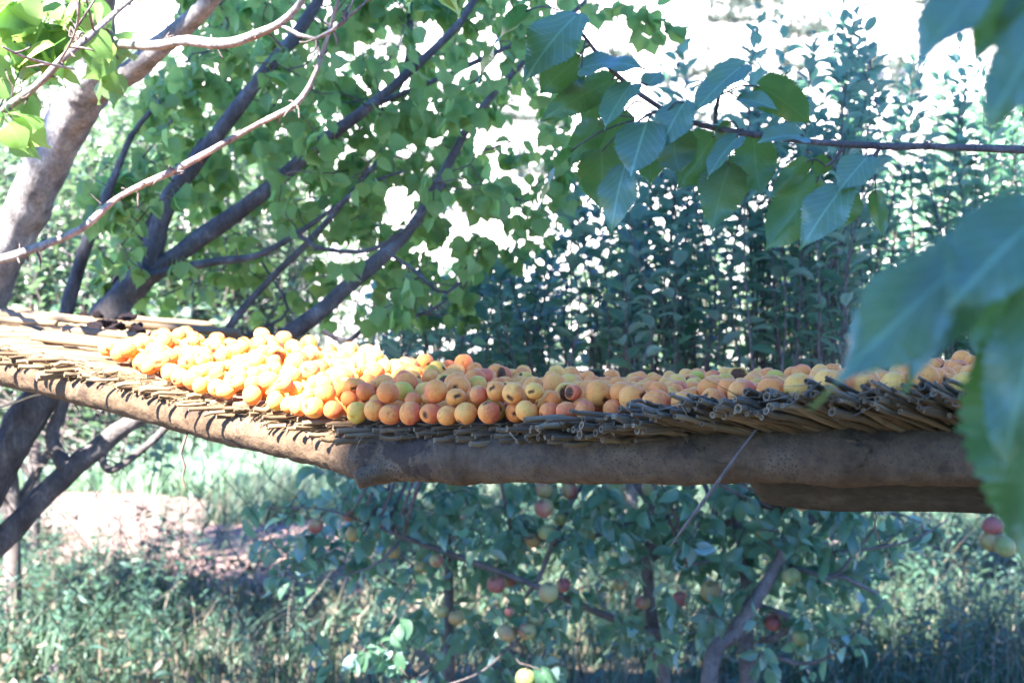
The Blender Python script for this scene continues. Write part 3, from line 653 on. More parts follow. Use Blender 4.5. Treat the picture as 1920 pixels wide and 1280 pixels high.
mat = thing('reed_mat', 'bleached reed mat with ragged edges, sagging across two poles under the apricots', 'mat', W(960, 760, 2.6))
lay = MB(); cand = []
for layer in range(4):
    s = -.35 + rng.random() * .01
    while s < SL - .02:
        right_ = float(np.interp(np.interp(s, LLEN, UU), [800, 1200], [0, 1]))
        r = (rng.uniform(.0028, .005) + (rng.random() < .16) * .002) * (1 - right_) + (rng.uniform(.0022, .0040) + (rng.random() < .16) * .0028) * right_
        s += r * 2.0 + (rng.exponential(.006) if layer == 3 else 0)
        u = float(np.interp(s, LLEN, UU)); right = np.interp(u, [980, 1350], [0, 1])
        if (layer == 3 and right < .3) or (layer == 2 and right < .3 and rng.random() < .6): continue
        tip = -((.010 + min(.07, rng.exponential(.020))) * (1 - right) + rng.uniform(.085, .140) * right)
        if layer == 0 and right > .5: tip += .02
        if layer == 3: tip = -rng.uniform(.06, .12)
        tb = .60 + rng.uniform(0, .09) if layer < 2 else rng.uniform(.25, .62)
        tv = np.concatenate([[tip, tip + .012, tip + .05], np.linspace(tip * .3 + .02, tb, 7)]); tv = np.sort(tv)
        yaw = .62 - .2 * right + rng.normal(0, .07 - .045 * right)
        sv = s + yaw * tv; sv = np.clip(sv, -.6, SL - .01)
        zz = {0: -.007, 1: -.016, 2: -.025, 3: .004}[layer] + rng.normal(0, .002)
        lift = abs(rng.normal(0, .03 - .02 * right)) * (np.clip(.02 - tv, 0, None)) + (.03 * rng.random() * right * np.clip(-tv, 0, None))
        P = mat_p(np.maximum(sv, 0), tv, 0.) ; P[:, 0] += np.minimum(sv, 0) * -0.0
        if (sv < 0).any(): P = P + np.minimum(sv, 0)[:, None] * np.array([.866, -.5, 0.05])
        bend_ = rng.normal(0, .22 * right); P[:, 2] += zz + lift + rng.normal(0, .0014, len(tv)) + np.clip(bend_, -.12, .03) * np.clip(.04 - tv, 0, None) ** 1.5 * 2; P[:, :2] += np.array([.86, -.5]) * (rng.normal(0, .12 - .09 * right) * np.clip(.03 - tv, 0, None))[:, None]
        rad = np.full(len(tv), r); rad[0] *= rng.uniform(.95, 1.08)
        out = MB(); V, pl, uv = tube(P, rad, 8, .03, False); out.add(V, pl, uv)
        # hollow cut end
        e = V[:8]; c = P[0]; inner = c + (e - c) * .62; dirn = (P[1] - P[0]) / np.linalg.norm(P[1] - P[0]); deep = inner + dirn * .02
        VV = np.vstack([e, inner, deep, c + dirn * .02]); a = np.arange(8); b = (a + 1) % 8
        out.add(VV, [np.concatenate([np.stack([b, a, a + 8, b + 8], -1), np.stack([b + 8, a + 8, a + 16, b + 16], -1)]), np.stack([b + 16, a + 16, np.full(8, 24)], -1)], np.vstack([uv[:8], uv[:8], uv[:8], uv[:1]]))
        uvp = PX(P[0])[0]
        vis = -40 < uvp[0] < 1900 and layer in (0, 1, 3)
        cand.append((r / uvp[2] * (1 + 2 * right) * (1 if vis else 0) * (1.2 if layer in (0, 3) else .8) * (-tip + .05), out))
cand.sort(key=lambda c: -c[0])
for k, (w, out) in enumerate(cand):
    if k < 99: keep(out.build('reed', M['reed']), mat)
    else:
        for V, U in zip(out.V, out.U): pass
        base = lay.n; lay.V += out.V; lay.U += out.U
        for kk, ps in out.P.items(): lay.P.setdefault(kk, []).extend(p + base for p in ps)
        lay.n += out.n
o = lay.build('reed_layer', M['reed']); keep(o, mat); tag(o, kind='stuff')
# frayed splinters along the ragged edge
fr = MB(); n = 1100
for k in range(n):
    s = rng.uniform(0, SL - .1) if k % 3 else rng.uniform(s_of_u(0), s_of_u(750)); u = np.interp(s, LLEN, UU); right = np.interp(u, [980, 1350], [0, 1]); t = -rng.uniform(.01, .035) - right * rng.uniform(.02, .1)
    P0 = mat_p(np.array(s), np.array(t), -rng.uniform(0, .025)); L = rng.uniform(.01, .028 + .03 * right); d = -NV - np.array([.53, -.32, 0]) + rng.normal(0, .4, 3); d /= np.linalg.norm(d); sd = np.cross(d, [0, 0, 1.]) * rng.uniform(.0008, .0028)
    e = P0 + d * L + rng.normal(0, .004, 3); m = (P0 - d * .03 + e) / 2 + rng.normal(0, .002, 3); b = P0 - d * .03; th = np.array([0, 0, .0008])
    fr.add([b - sd, b + sd, m + sd, m - sd, e, b - sd - th, b + sd - th, m + sd - th, m - sd - th], [np.array([[0, 1, 2, 3], [6, 5, 8, 7], [1, 6, 7, 2], [5, 0, 3, 8]]), np.array([[3, 2, 4], [7, 8, 4], [2, 7, 4], [8, 3, 4]])])
o = fr.build('frayed_fibre', M['reed'], None, False); keep(o, mat); tag(o, kind='stuff')
# twine looping round the reeds, one row per pole and one between
for t0, ph in ((.012, 0), (.30, 1), (.56, 2)):
    ss = np.arange(.02, SL - .03, .0045); wv = np.abs(np.sin(ss / .052 * math.pi + ph)); P = mat_p(ss, np.full(len(ss), t0) + .004 * np.sin(ss * 90))
    P[:, 2] += -.034 - .004 + .010 * (1 - wv); mb = MB(); mb.add(*tube(P, .0032, 5, .08)); P2 = mat_p(ss, np.full(len(ss), t0)); P2[:, 2] += .003 - .004 * wv; mb.add(*tube(P2, .0025, 5, .08)); keep(mb.build('binding_cord', M['cord']), mat)
# long loose reeds lying lengthwise on the far left of the mat
for k, (a, b) in enumerate((((-90, 592, 3.95), (175, 598, 3.72)), ((-60, 610, 3.8), (190, 612, 3.6)), ((-80, 622, 3.65), (105, 628, 3.5)), ((60, 602, 3.75), (450, 622, 3.62)), ((250, 598, 3.95), (400, 603, 3.95)), ((-80, 600, 4.0), (60, 588, 3.95)), ((120, 640, 3.35), (330, 642, 3.3)), ((80, 655, 3.2), (300, 662, 3.1)), ((60, 668, 3.1), (240, 672, 3.05)))):
    A, B = np.array(W(*a)), np.array(W(*b)); n = 8; P = A + (B - A) * np.linspace(0, 1, n)[:, None]
    for q in range(n):   # rest each one on the mat
        best = min(((np.hypot(*(log_at(np.array(s))[0] + NV * t - P[q])[:2]), s, t) for s in np.linspace(0, SL, 60) for t in np.linspace(-.06, .7, 24)), key=lambda z: z[0])
        P[q, 2] = mat_z(np.array(best[1]), np.array(best[2])) + .006
    P[:, 2] = np.interp(np.arange(n), [0, n - 1], [P[:2, 2].max(), P[-2:, 2].max()]) + .003
    mb = MB(); r = .0085 if k % 3 else .011; mb.add(*tube(P, np.full(n, r) * np.linspace(1.05, .9, n), 9, .05)); o = mb.build('loose_reed', M['reed'])
    tag(o, ['long loose reed lying along the far left edge of the mat', 'thick split reed on the left end, just below the far edge', 'short reed at the left end of the mat with its cut end showing', 'longest loose reed reaching behind the dark dried fruit', 'thin reed on the far edge behind the dried fruit', 'bleached reed at the far left corner of the mat', 'loose reed running under the leftmost apricots', 'reed at the left with a lone apricot beside it', 'reed nearest the log at the left end of the mat'][k], 'reed', 'loose reeds on the left end of the mat')

# ------------------------------------------------------------------ fruit on the mat
FT = [fruit_mesh('apricot', None, 100 + k, squash=[.95, 1.0, .92, 1.03, .97, .94, .98, .96, .95, .93, .97, .95][k], damage=[0, 0, 0, 0, 0, 4, 4, 1, 1, 2, 2, 3][k], suture=.13 + .06 * (k % 3), lump=.028) for k in range(12)]
KIND = ['whole'] * 5 + ['speckled'] * 2 + ['split'] * 2 + ['bruised'] * 2 + ['rotting']

# where fruit lies: drop them one at a time into the lowest gap
def place_fruit():
    C, Rr = [], []
    def put(s, t, r):
        p = mat_p(np.array(s), np.array(t)); z = p[2] + r + .003
        if C:
            A = np.array(C); d2 = (A[:, 0] - p[0]) ** 2 + (A[:, 1] - p[1]) ** 2; rs = (np.array(Rr) + r) * .97; k = d2 < rs ** 2
            if k.any(): z = max(z, (A[k, 2] + np.sqrt(rs[k] ** 2 - d2[k])).max())
        return np.array([p[0], p[1], z]), z - p[2]
    def tfront(u): return np.interp(u, [150, 260, 340, 420, 520, 620, 760, 950, 1060, 1150, 1250, 1500, 1850], [.05, .0, -.03, -.045, -.055, -.055, -.045, -.045, -.035, -.005, -.02, -.06, -.055])
    def tback(u): return np.interp(u, [-200, 60, 250, 420, 700, 1200, 2000], [.20, .40, .50, .55, .60, .55, .50])
    s0, s1 = s_of_u(40), s_of_u(2080)
    # front rows first, edge to edge
    s = s_of_u(250)
    while s < s_of_u(2050):
        u = np.interp(s, LLEN, UU); r = rng.uniform(.0155, .0198) + (.0025 if u > 1150 else 0); p, h = put(s, tfront(u) + r * .6 + rng.uniform(-.006, .012), r); C.append(p); Rr.append(r); s += r * 2.0 + (rng.exponential(.012) if rng.random() < .35 else 0)
    n = 0
    while n < 2100:
        best = None; r = float(np.clip(rng.normal(.0170, .0022), .0125, .0212))
        for _ in range(12):
            s = rng.uniform(s0, s1); u = np.interp(s, LLEN, UU); a, b = tfront(u), tback(u)
            if u < 260 and rng.random() < .6: continue
            if u > 1120 and rng.random() < .15: continue
            t = a + r * 1.2 + (b - a - r * 2) * rng.random(); p, h = put(s, t, r)
            if best is None or h < best[1]: best = (p, h, r)
        if best is None: continue
        q_ = PX(best[0])[0]
        if q_[0] < 165 or (q_[0] < 300 and q_[1] < np.interp(q_[0], [170, 300], [655, 632])): n += 1; continue
        u_ = PX(best[0])[0, 0]; lim = (.060 if n > 1200 else .045) if 480 < u_ < 1120 else (.040 if u_ < 500 else .046)
        if best[1] < lim: C.append(best[0]); Rr.append(best[2])
        n += 1
    return np.array(C), np.array(Rr)
FC, FR = place_fruit()
# which show largest: paint the fruit as discs into a small depth buffer
def seen_pixels(C, Rr, k=.5):
    w, h = int(1920 * k), int(1280 * k); Zb = np.full((h, w), 1e9); I = np.full((h, w), -1); q = PX(C)
    for i in np.argsort(q[:, 2]):
        u, v, d = q[i]; rp = Rr[i] / d * F * k; u *= k; v *= k
        x0, x1, y0_, y1 = max(0, int(u - rp)), min(w, int(u + rp) + 2), max(0, int(v - rp)), min(h, int(v + rp) + 2)
        if x1 <= x0 or y1 <= y0_: continue
        Y, X = np.mgrid[y0_:y1, x0:x1]; m = ((X - u) ** 2 + (Y - v) ** 2 < rp * rp) & (I[y0_:y1, x0:x1] < 0); I[y0_:y1, x0:x1][m] = i
    return np.bincount(I[I >= 0].ravel(), minlength=len(C)), q
seen, FQ = seen_pixels(FC, FR)
order = np.argsort(-seen); indiv = [i for i in order if seen[i] > 6][:300]; inset = set(indiv)
look = {}
for i in range(len(FC)):
    x = rng.random(); col = [rng.uniform(.1, .8), 0, rng.uniform(.1, .45)]; hue = 'golden'
    if x < .30: col = [rng.uniform(.5, .9), .0, rng.uniform(.5, .85)]; hue = 'red-blushed'
    elif x < .38: col = [rng.uniform(0, .3), rng.uniform(.6, 1), rng.uniform(0, .3)]; hue = 'green-tinged'
    elif x < .60: col = [rng.uniform(.75, 1), 0, rng.uniform(.15, .35)]; hue = 'deep orange'
    elif x < .64: col = [0, rng.uniform(.1, .3), .1]; hue = 'pale yellow'
    k = int(rng.choice(12, p=[.06, .06, .06, .06, .06, .13, .13, .11, .11, .09, .09, .04])); look[i] = (hue, k, col)
# a few fruit the photograph singles out
def nearest_seen(u, v):
    b = [i for i in indiv]; q = FQ[b]; return b[int(np.argmin((q[:, 0] - u) ** 2 + (q[:, 1] - v) ** 2))]
HERO = {}
for u, v, hue, k, col, lab in ((1675, 690, 'brown', 11, [.8, 0, .3], 'apricot rotted open to a dark hollow, near the right end of the mat'),
                               (1605, 700, 'red', 1, [.9, 0, .95], 'large smooth red-orange apricot left of the rotted-open one'),
                               (935, 760, 'green', 7, [.2, .9, .2], 'green-tinged apricot split open at the top, by the front edge of the heap'),
                               (940, 787, 'red', 9, [.5, .1, 1], 'wine-red wrinkled apricot resting on the front reed ends below the split green one'),
                               (1098, 768, 'pink', 0, [.6, .1, .7], 'pink-cheeked apricot at the right end of the front row above a hollow reed'),
                               (759, 786, 'red', 2, [.6, 0, 1], 'small pinkish red apricot with its stalk dimple facing out, in the front row'),
                               (1425, 725, 'orange', 6, [.5, .4, .4], 'plump yellow-orange apricot cracked at its right, behind two slanting reeds'),
                               (1470, 727, 'redgreen', 0, [.3, .7, .8], 'small half red, half green apricot between the reed tips at the right'),
                               (1315, 720, 'green', 3, [.05, 1, 0], 'large yellow-green apricot where the reed ends turn up'),
                               (1740, 682, 'yellow', 4, [.35, .1, .1], 'yellow apricot standing highest at the right end of the mat'),
                               (675, 785, 'yellow', 1, [.05, .6, .1], 'lemon-yellow green-tinged apricot in the front row where the shade starts'),
                               (648, 757, 'orange', 2, [.9, 0, .2], 'orange apricot half in sun, perched on the front row')):
    i = nearest_seen(u, v)
    if i in HERO: continue
    HERO[i] = lab; look[i] = (hue, k, col)
protos = {}
front_edge = sorted([i for i in indiv if i not in HERO and seen[i] > 0 and FQ[i, 1] > np.interp(FQ[i, 0], [150, 300, 450, 600, 950, 1060, 1180, 1300, 1900], [640, 675, 735, 768, 772, 750, 712, 690, 675])], key=lambda i: FQ[i, 0])
def skyline():
    top = {}
    for i in indiv:
        for b in range(int((FQ[i, 0] - 14) // 12), int((FQ[i, 0] + 14) // 12) + 1):
            y = FQ[i, 1] - FR[i] / FQ[i, 2] * F
            if b not in top or y < top[b][0]: top[b] = (y, i)
    return [i for i in sorted({t[1] for t in top.values()}, key=lambda i: FQ[i, 0]) if i not in HERO and i not in front_edge]
back_edge = skyline()
ORD = lambda k: f'{k}{"th" if 10 <= k % 100 <= 20 else {1: "st", 2: "nd", 3: "rd"}.get(k % 10, "th")}'
rank = {}
for nm, lst in (('front', front_edge), ('sky', back_edge)):
    for k, i in enumerate(lst): rank[i] = (nm, k + 1)
mid = [i for i in indiv if i not in HERO and i not in rank]
ZONES = [(0, 330, 'beside bare reeds at the sunlit end'), (330, 480, 'in the sunlit heap below the forked stem'), (480, 620, 'in the sunlit heap right of the forked stem'), (620, 760, 'where the sunlight ends'), (760, 900, 'in the shade just past the sunlight'), (900, 1050, 'in the middle of the shaded heap'), (1050, 1200, 'in shade left of the upturned reeds'), (1200, 1450, 'behind the first upturned reeds'), (1450, 1920, 'behind the last upturned reeds')]
zone_lists = {}
for i in mid:
    z = next((z[2] for z in ZONES if z[0] <= FQ[i, 0] < z[1]), ZONES[0][2] if FQ[i, 0] < 500 else ZONES[-1][2]); zone_lists.setdefault((look[i][0], KIND[look[i][1]], z), []).append(i)
midlab = {}
for (hue, kd, z), lst in zone_lists.items():
    lst.sort(key=lambda i: FQ[i, 0])
    for k, i in enumerate(lst):
        w = hue if kd == 'whole' else f'{kd} {hue}'
        midlab[i] = f'{w} apricot {z}' if len(lst) == 1 else f'{w} apricot {z}, {ORD(k + 1)} from left'
from mathutils import Quaternion, Matrix
def fruit_rot(i, k):
    if k >= 5: q = Quaternion((0, 0, 1), rng.normal(0, .7)) @ Quaternion((1, 0, 0), rng.normal(.25, .45))
    else: q = Quaternion(Vector(rand_unit(1)[0]), rng.uniform(0, 6.28))
    return q
rest = MB(); rl, rp_ = [], []
for i in list(indiv) + [i for i in range(len(FC)) if i not in inset]:
    hue, k, col = look[i]; q = fruit_rot(i, k); r = float(FR[i])
    if i in inset:
        if k not in protos:
            V, pl, lo, pt = FT[k]; o = mesh_np('apricot', V, pl, M['apricot'], attrs={'loc': lo, 'pit': pt}); protos[k] = o
        else: o = protos[k].copy(); COL.objects.link(o)
        o.location = FC[i]; o.rotation_mode = 'QUATERNION'; o.rotation_quaternion = q; sc_ = rng.normal(1, .045, 3); o.scale = tuple(r * np.clip(sc_, .88, 1.1)); o.color = (*col, 1)
        w = hue if KIND[k] == 'whole' else f'{KIND[k]} {hue}'
        if i in HERO: lab = HERO[i]
        elif i in rank: lab = f'{w} apricot, {ORD(rank[i][1])} from the left ' + ("on the heap's front edge" if rank[i][0] == 'front' else "on the heap's far skyline")
        else: lab = midlab[i]
        tag(o, lab, 'apricot', 'apricots spread on the reed mat')
    else:
        V, pl, lo, pt = FT[k]; Mx = np.array(q.to_matrix()); rest.add((V * r) @ Mx.T + FC[i], pl); rl.append(lo); rp_.append(pt)
if rest.V:
    o = mesh_np('apricots', np.concatenate(rest.V), [np.concatenate(v) for v in rest.P.values()], M['apricot'], attrs={'loc': np.concatenate(rl), 'pit': np.concatenate(rp_)})
    o.color = (.5, .2, .3, 1); tag(o, 'apricots deeper in the heap', 'apricots', None, 'stuff')

# dark dried fruit on the left end of the mat
DR = [(185, 617, 3.55, 24, 'dark dried apricot with a folded rim, at the left of the dark cluster'), (205, 608, 3.6, 22, 'flat black dried apricot behind the left of the dark cluster'), (225, 622, 3.5, 26, 'broad black dried apricot in the middle of the dark cluster'), (240, 606, 3.6, 24, 'curled dark red dried apricot topping the dark cluster'), (255, 618, 3.5, 20, 'black dried apricot at the right of the dark cluster'), (262, 630, 3.45, 22, 'flat dark dried apricot lowest at the right of the dark cluster'), (178, 630, 3.48, 20, 'small dried apricot lowest at the left of the dark cluster'), (207, 631, 3.45, 18, 'small purple-black dried apricot at the front of the dark cluster'),
      (180, 597, 3.85, 20, 'reddish dried apricot at the far edge, left of the forked branch'), (160, 598, 3.85, 15, 'rust-red dried scrap on the far edge of the mat'), (335, 630, 3.4, 17, 'single black dried apricot lying on the sunlit apricots'), (290, 645, 3.3, 16, 'black dried half apricot tucked among the leftmost sunlit apricots')]
def on_mat(P):
    best = min(((np.hypot(*(log_at(np.array(s))[0] + NV * t - P)[:2]), s, t) for s in np.linspace(0, SL * .7, 90) for t in np.linspace(-.06, .7, 30)), key=lambda z: z[0]); return float(mat_z(np.array(best[1]), np.array(best[2])))
for k, (u, v, d, w, lab) in enumerate(DR):
    V, pl, lo, pt = fruit_mesh('d', None, 300 + k, .42, .25, .3, .2, 1 + k % 3, 16, 22, .09); g = np.random.default_rng(k)
    V = V * (1 + .10 * np.sin(lo @ rand1(g) * 9)[:, None] + .07 * np.sin(lo @ rand1(g) * 17)[:, None]); V[:, 2] += .25 * V[:, 0] * V[:, 1] + .2 * V[:, 0] ** 2
    o = mesh_np('dried_apricot', V, pl, M['dried']); p = W(u, v, d); r = w * d / F * .62; o.scale = (r * 1.15, r, r)
    p.z = on_mat(np.array(p)) + r * .55 + (.02 if 'lying on' in lab or 'topping' in lab else .004); o.location = p if k not in (10, 11) else W(u, v, d); o.rotation_euler = (rng.normal(0, .35), rng.normal(0, .35), rng.uniform(0, 6))
    tag(o, lab, 'dried apricot', 'dark dried apricots on the mat')

# loose straws and cords hanging from the tray
def strand(name, pts, mat, label, cat, seg=6, rough=.05):
    Q, r = limb_curve(pts, .012); mb = MB(); mb.add(*tube(Q, r, seg, rough)); o = mb.build(name, mat); return tag(o, label, cat)
strand('dry_stalk', [(1418, 805, 1.98, 5), (1380, 855, 1.97, 6), (1330, 925, 1.96, 8), (1285, 985, 1.95, 7), (1259, 1022, 1.95, 2)], M['straw_dark'], 'dark dry stalk slanting down across the log near the middle right', 'stalk')
strand('reed_sliver', [(99, 703, 2.93, 9), (120, 735, 2.92, 7), (137, 752, 2.91, 5), (148, 771, 2.9, 1.5)], M['reed'], 'pale split reed hanging over the log at the left', 'reed sliver')
strand('reed_sliver', [(684, 814, 2.35, 4), (676, 824, 2.34, 4), (669, 838, 2.34, 2)], M['reed'], 'short white sliver pointing down over the log by its lopped stub', 'reed sliver')
strand('reed_sliver', [(955, 810, 2.2, 3), (965, 821, 2.19, 3), (974, 833, 2.19, 2)], M['reed'], 'thin white sliver hanging below the wine-red apricot', 'reed sliver')
strand('reed_sliver', [(667, 690, 2.72, 6), (666, 682, 2.72, 6), (665, 673, 2.72, 4)], M['reed'], 'short upright reed stub poking out of the sunlit apricots', 'reed sliver')
strand('dry_vine', [(344, 795, 2.70, 5), (350, 815, 2.70, 6), (338, 850, 2.7, 6), (347, 875, 2.7, 6), (342, 895, 2.7, 4), (352, 922, 2.7, 2)], M['straw_dark'], 'twisted dry vine dangling under the log at the left', 'vine', 6, .15)
strand('dry_vine', [(1640, 958, 2.3, 3), (1644, 972, 2.3, 3), (1639, 985, 2.3, 4), (1646, 1000, 2.3, 4), (1650, 1018, 2.3, 2)], M['straw_dark'], 'short knotted dry tendril dangling under the dark timber', 'vine', 6, .15)
strand('pale_cord', [(-30, 775, 3.2, 4), (20, 757, 3.15, 4), (60, 742, 3.1, 4), (100, 731, 3.05, 4), (112, 706, 2.95, 4)], M['cord'], 'thin pale cord running from the log off to the left', 'cord')

# ------------------------------------------------------------------ apricot trees
T1 = Tree('apricot_tree', 'leaning apricot tree with a thick grey trunk left of the tray', (-1.75, 4.2, 0), M['apricot_bark'], M['apricot_leaf'])
def limbs(T, L, name='limb', **k): return [T.limb(p, name, **k) for p in L]
T1.limb([(-270, 1830, 4.35, 150), (-215, 1400, 4.3, 130), (-120, 800, 4.15, 104), (-62, 620, 4.1, 95), (2, 480, 4.0, 87), (58, 370, 3.9, 83), (118, 250, 3.78, 80), (162, 175, 3.68, 84), (178, 135, 3.62, 74), (184, 60, 3.55, 60), (188, -20, 3.45, 52), (205, -150, 3.3, 46), (200, -400, 3.1, 34)], 'trunk', seg=20, rough=.045)
a = limbs(T1, [[(160, 185, 3.68, 60), (205, 158, 3.64, 50), (250, 132, 3.58, 46), (300, 88, 3.5, 42), (348, 48, 3.45, 38), (395, 0, 3.38, 35), (470, -100, 3.3, 30), (600, -260, 3.1, 22)],
               [(188, 120, 3.5, 16), (215, 85, 3.2, 17), (260, 85, 3.1, 18), (305, 84, 3.05, 19), (350, 76, 3.0, 20), (400, 82, 2.98, 20), (440, 79, 2.95, 20), (490, 60, 2.92, 17), (525, 44, 2.9, 15), (560, 10, 2.88, 13), (600, -50, 2.85, 10)],
               [(525, 46, 2.9, 9), (560, 66, 2.9, 9), (592, 74, 2.88, 8), (625, 56, 2.86, 7), (650, 35, 2.84, 6), (690, 0, 2.8, 4)],
               [(-60, 505, 4.0, 19), (-10, 490, 3.3, 18), (60, 468, 3.22, 17), (150, 430, 3.2, 14), (215, 375, 3.2, 13), (270, 345, 3.2, 13), (330, 318, 3.2, 13), (400, 280, 3.18, 12), (480, 235, 3.16, 10), (555, 195, 3.14, 11), (590, 140, 3.12, 9), (612, 75, 3.1, 8), (640, -20, 3.05, 6)],
               [(-40, 240, 3.2, 12), (30, 190, 3.05, 15), (75, 155, 3.0, 15), (110, 118, 2.98, 16), (135, 95, 2.97, 16), (165, 70, 3.0, 13), (215, 25, 3.05, 11), (265, -15, 3.1, 9)],
               [(140, 130, 3.0, 4), (90, 120, 2.75, 5), (40, 105, 2.6, 5), (5, 88, 2.5, 4)],
               [(105, 125, 2.95, 5), (130, 85, 2.7, 5), (145, 45, 2.6, 5), (150, -10, 2.5, 5)]])
for q, n in zip(a, (8, 30, 14, 46, 16, 4, 4)): T1.spurs(q, n, .01, .05)
f_lit = hang_leaves(3, 5, .072, .10, .07, 'apricot', .7)
T1.grow([W(u, v, d + .55) for u, v, d in ((15, 25, 2.6), (60, 40, 2.55), (95, 15, 2.6), (30, 80, 2.55), (120, 50, 2.5), (140, 75, 2.5), (190, 10, 2.65), (75, 75, 2.6), (10, 130, 2.5), (60, 110, 2.6), (25, 160, 2.6), (15, 215, 2.45), (-5, 225, 2.5), (195, 85, 2.75), (215, 100, 2.8), (120, 10, 2.6), (165, 5, 2.6), (45, -5, 2.6), (85, 55, 2.6), (0, 60, 2.6), (20, 0, 2.5))], f_lit)
off_ = [p for p in (W(rng.uniform(-300, 900), rng.uniform(-700, -40), rng.uniform(2.2, 3.6)) for _ in range(110))]
T1.grow(off_, hang_leaves(5, 8, .06, .085, .10, 'apricot', .6, shade_filter)); T1.done(M['twig'])

T2 = Tree('apricot_tree', 'many-stemmed apricot tree fanning up behind the tray with green hanging leaves', (-2.1, 4.3, 0), M['shaded_bark'], M['apricot_leaf'])
D2 = 4.3
def dd(L, d=D2): return [(u, v, d, w) for u, v, w in L]
T2.limb(dd([(-420, 1700, 110), (-240, 1280, 92), (-90, 1010, 80), (0, 872, 74), (62, 762, 70), (130, 672, 62), (200, 592, 58), (245, 540, 54), (282, 505, 56)]), 'trunk', seg=18, rough=.05)
b = limbs(T2, [dd([(272, 520, 50), (284, 475, 44), (296, 430, 38), (320, 370, 34), (370, 300, 31), (430, 222, 29), (500, 130, 26), (560, 58, 22), (612, -25, 18), (680, -160, 12)]),
               dd([(268, 522, 40), (345, 468, 34), (420, 415, 33), (490, 365, 29), (560, 305, 26), (640, 240, 23), (710, 185, 20), (790, 115, 17), (860, 45, 14), (905, -25, 12), (990, -150, 8)]),
               dd([(285, 518, 20), (340, 503, 17), (400, 491, 15), (480, 480, 13), (555, 440, 11), (620, 395, 8), (690, 345, 6), (760, 320, 4)], 4.22),
               dd([(-260, 1300, 66), (-90, 1100, 52), (0, 1016, 46), (70, 942, 44), (132, 882, 42), (200, 825, 38), (270, 775, 35), (400, 700, 33), (520, 640, 32), (610, 575, 30), (700, 495, 27), (752, 450, 22), (800, 380, 19), (850, 290, 17), (890, 220, 15), (960, 140, 12), (1040, 60, 10), (1100, 0, 7)]),
               dd([(128, 880, 34), (104, 842, 28), (100, 805, 26), (118, 758, 24), (120, 660, 25), (124, 590, 26), (142, 520, 26), (165, 450, 24), (187, 400, 20), (215, 330, 14), (250, 250, 11), (300, 190, 8)]),
               dd([(192, 850, 15), (195, 872, 14), (212, 880, 13), (260, 848, 13), (320, 790, 14), (400, 665, 15), (440, 600, 15), (510, 520, 14), (580, 452, 12), (650, 372, 10), (710, 300, 7)]),
               dd([(180, 588, 26), (232, 505, 18), (290, 400, 14), (335, 325, 10), (380, 260, 7)], 4.42),
               dd([(690, 200, 10), (740, 182, 10), (840, 140, 10), (945, 92, 9), (1010, 62, 7), (1060, 20, 5)], 4.2),
               dd([(705, 195, 13), (745, 170, 12), (768, 90, 12), (766, 0, 11), (760, -80, 8)], 4.5),
               dd([(560, 440, 9), (600, 465, 8), (690, 470, 8), (760, 430, 7), (800, 395, 6), (850, 320, 4)], 4.1),
               dd([(605, 620, 10), (650, 640, 10), (700, 605, 9), (790, 590, 6), (840, 560, 4)], 4.2),
               dd([(720, 470, 6), (775, 505, 7), (830, 550, 6), (880, 515, 5)], 4.1),
               dd([(490, 490, 5), (540, 580, 6), (480, 620, 7), (440, 640, 6)], 4.4)])
for q in b: T2.spurs(q, 14, .01, .05)
GAPS = [(735, 105, 55, 70), (800, 60, 40, 50), (985, 330, 75, 55), (945, 250, 45, 50), (560, 195, 35, 40), (860, 420, 40, 60), (690, 290, 35, 30), (520, 455, 60, 30), (570, 500, 50, 40), (340, 385, 30, 30), (760, 380, 30, 40), (1010, 150, 40, 50), (895, 120, 25, 50), (660, 100, 25, 40), (1100, 420, 80, 80), (420, 560, 80, 30), (60, 600, 120, 60)]
tg = []
while len(tg) < 560:
    u, v = rng.uniform(170, 1080), rng.uniform(-60, 610)
    if v > np.interp(u, [170, 300, 600, 900, 1080], [560, 560, 625, 600, 380]): continue
    if u < 330 and v < np.interp(u, [170, 330], [330, 60]): continue
    if any(((u - a) / c) ** 2 + ((v - b_) / d) ** 2 < .55 for a, b_, c, d in GAPS) and rng.random() < .93: continue
    if v > 380 and rng.random() < .35: continue
    tg.append(W(u, v, rng.uniform(4.38, 5.1) if rng.random() < .9 else rng.uniform(3.9, 4.2)))
for u, v in ((1210, 30), (1240, 20), (1180, 10), (1260, 45), (1225, 60), (1130, 15)): tg.append(W(u, v, 4.3))
T2.grow(tg, hang_leaves(4, 7, .046, .068, .06, 'apricot', .8))
T2.done(M['twig'])

# ------------------------------------------------------------------ poplar overhead: fore-branch, near leaves at the right, crown above the picture
T3 = Tree('poplar_tree', 'poplar at the right whose branch of big toothed leaves hangs over the tray', (1.75, 1.75, 0), M['twig'], M['poplar_leaf'])
def wl(T, pts, rad, name, seg=12, rough=.05):
    n = max(8, int(np.linalg.norm(np.diff(np.array(pts), axis=0), axis=1).sum() / .06)); Q = catmull(pts, n); r = catmull(np.array(rad)[:, None] * np.ones(3), n)[:, 0]
    mb = MB(); mb.add(*tube(Q, r, seg, rough)); keep(mb.build(name, T.bark), T.root); T.S.append(Q); T.SR.append(r); return Q
wl(T3, [(1.75, 1.75, -.2), (1.68, 1.75, 1.2), (1.6, 1.72, 2.3), (1.4, 1.6, 3.3), (1.0, 1.4, 4.4)], [.11, .095, .085, .07, .04], 'trunk', 16)
wl(T3, [(1.5, 1.66, 3.0), (1.1, 1.6, 3.5), (.7, 1.5, 3.9), (.3, 1.4, 4.3)], [.05, .04, .03, .02], 'limb')
wl(T3, [(1.45, 1.6, 3.2), (1.0, 2.2, 3.8), (.4, 3.0, 4.2)], [.05, .035, .02], 'limb')
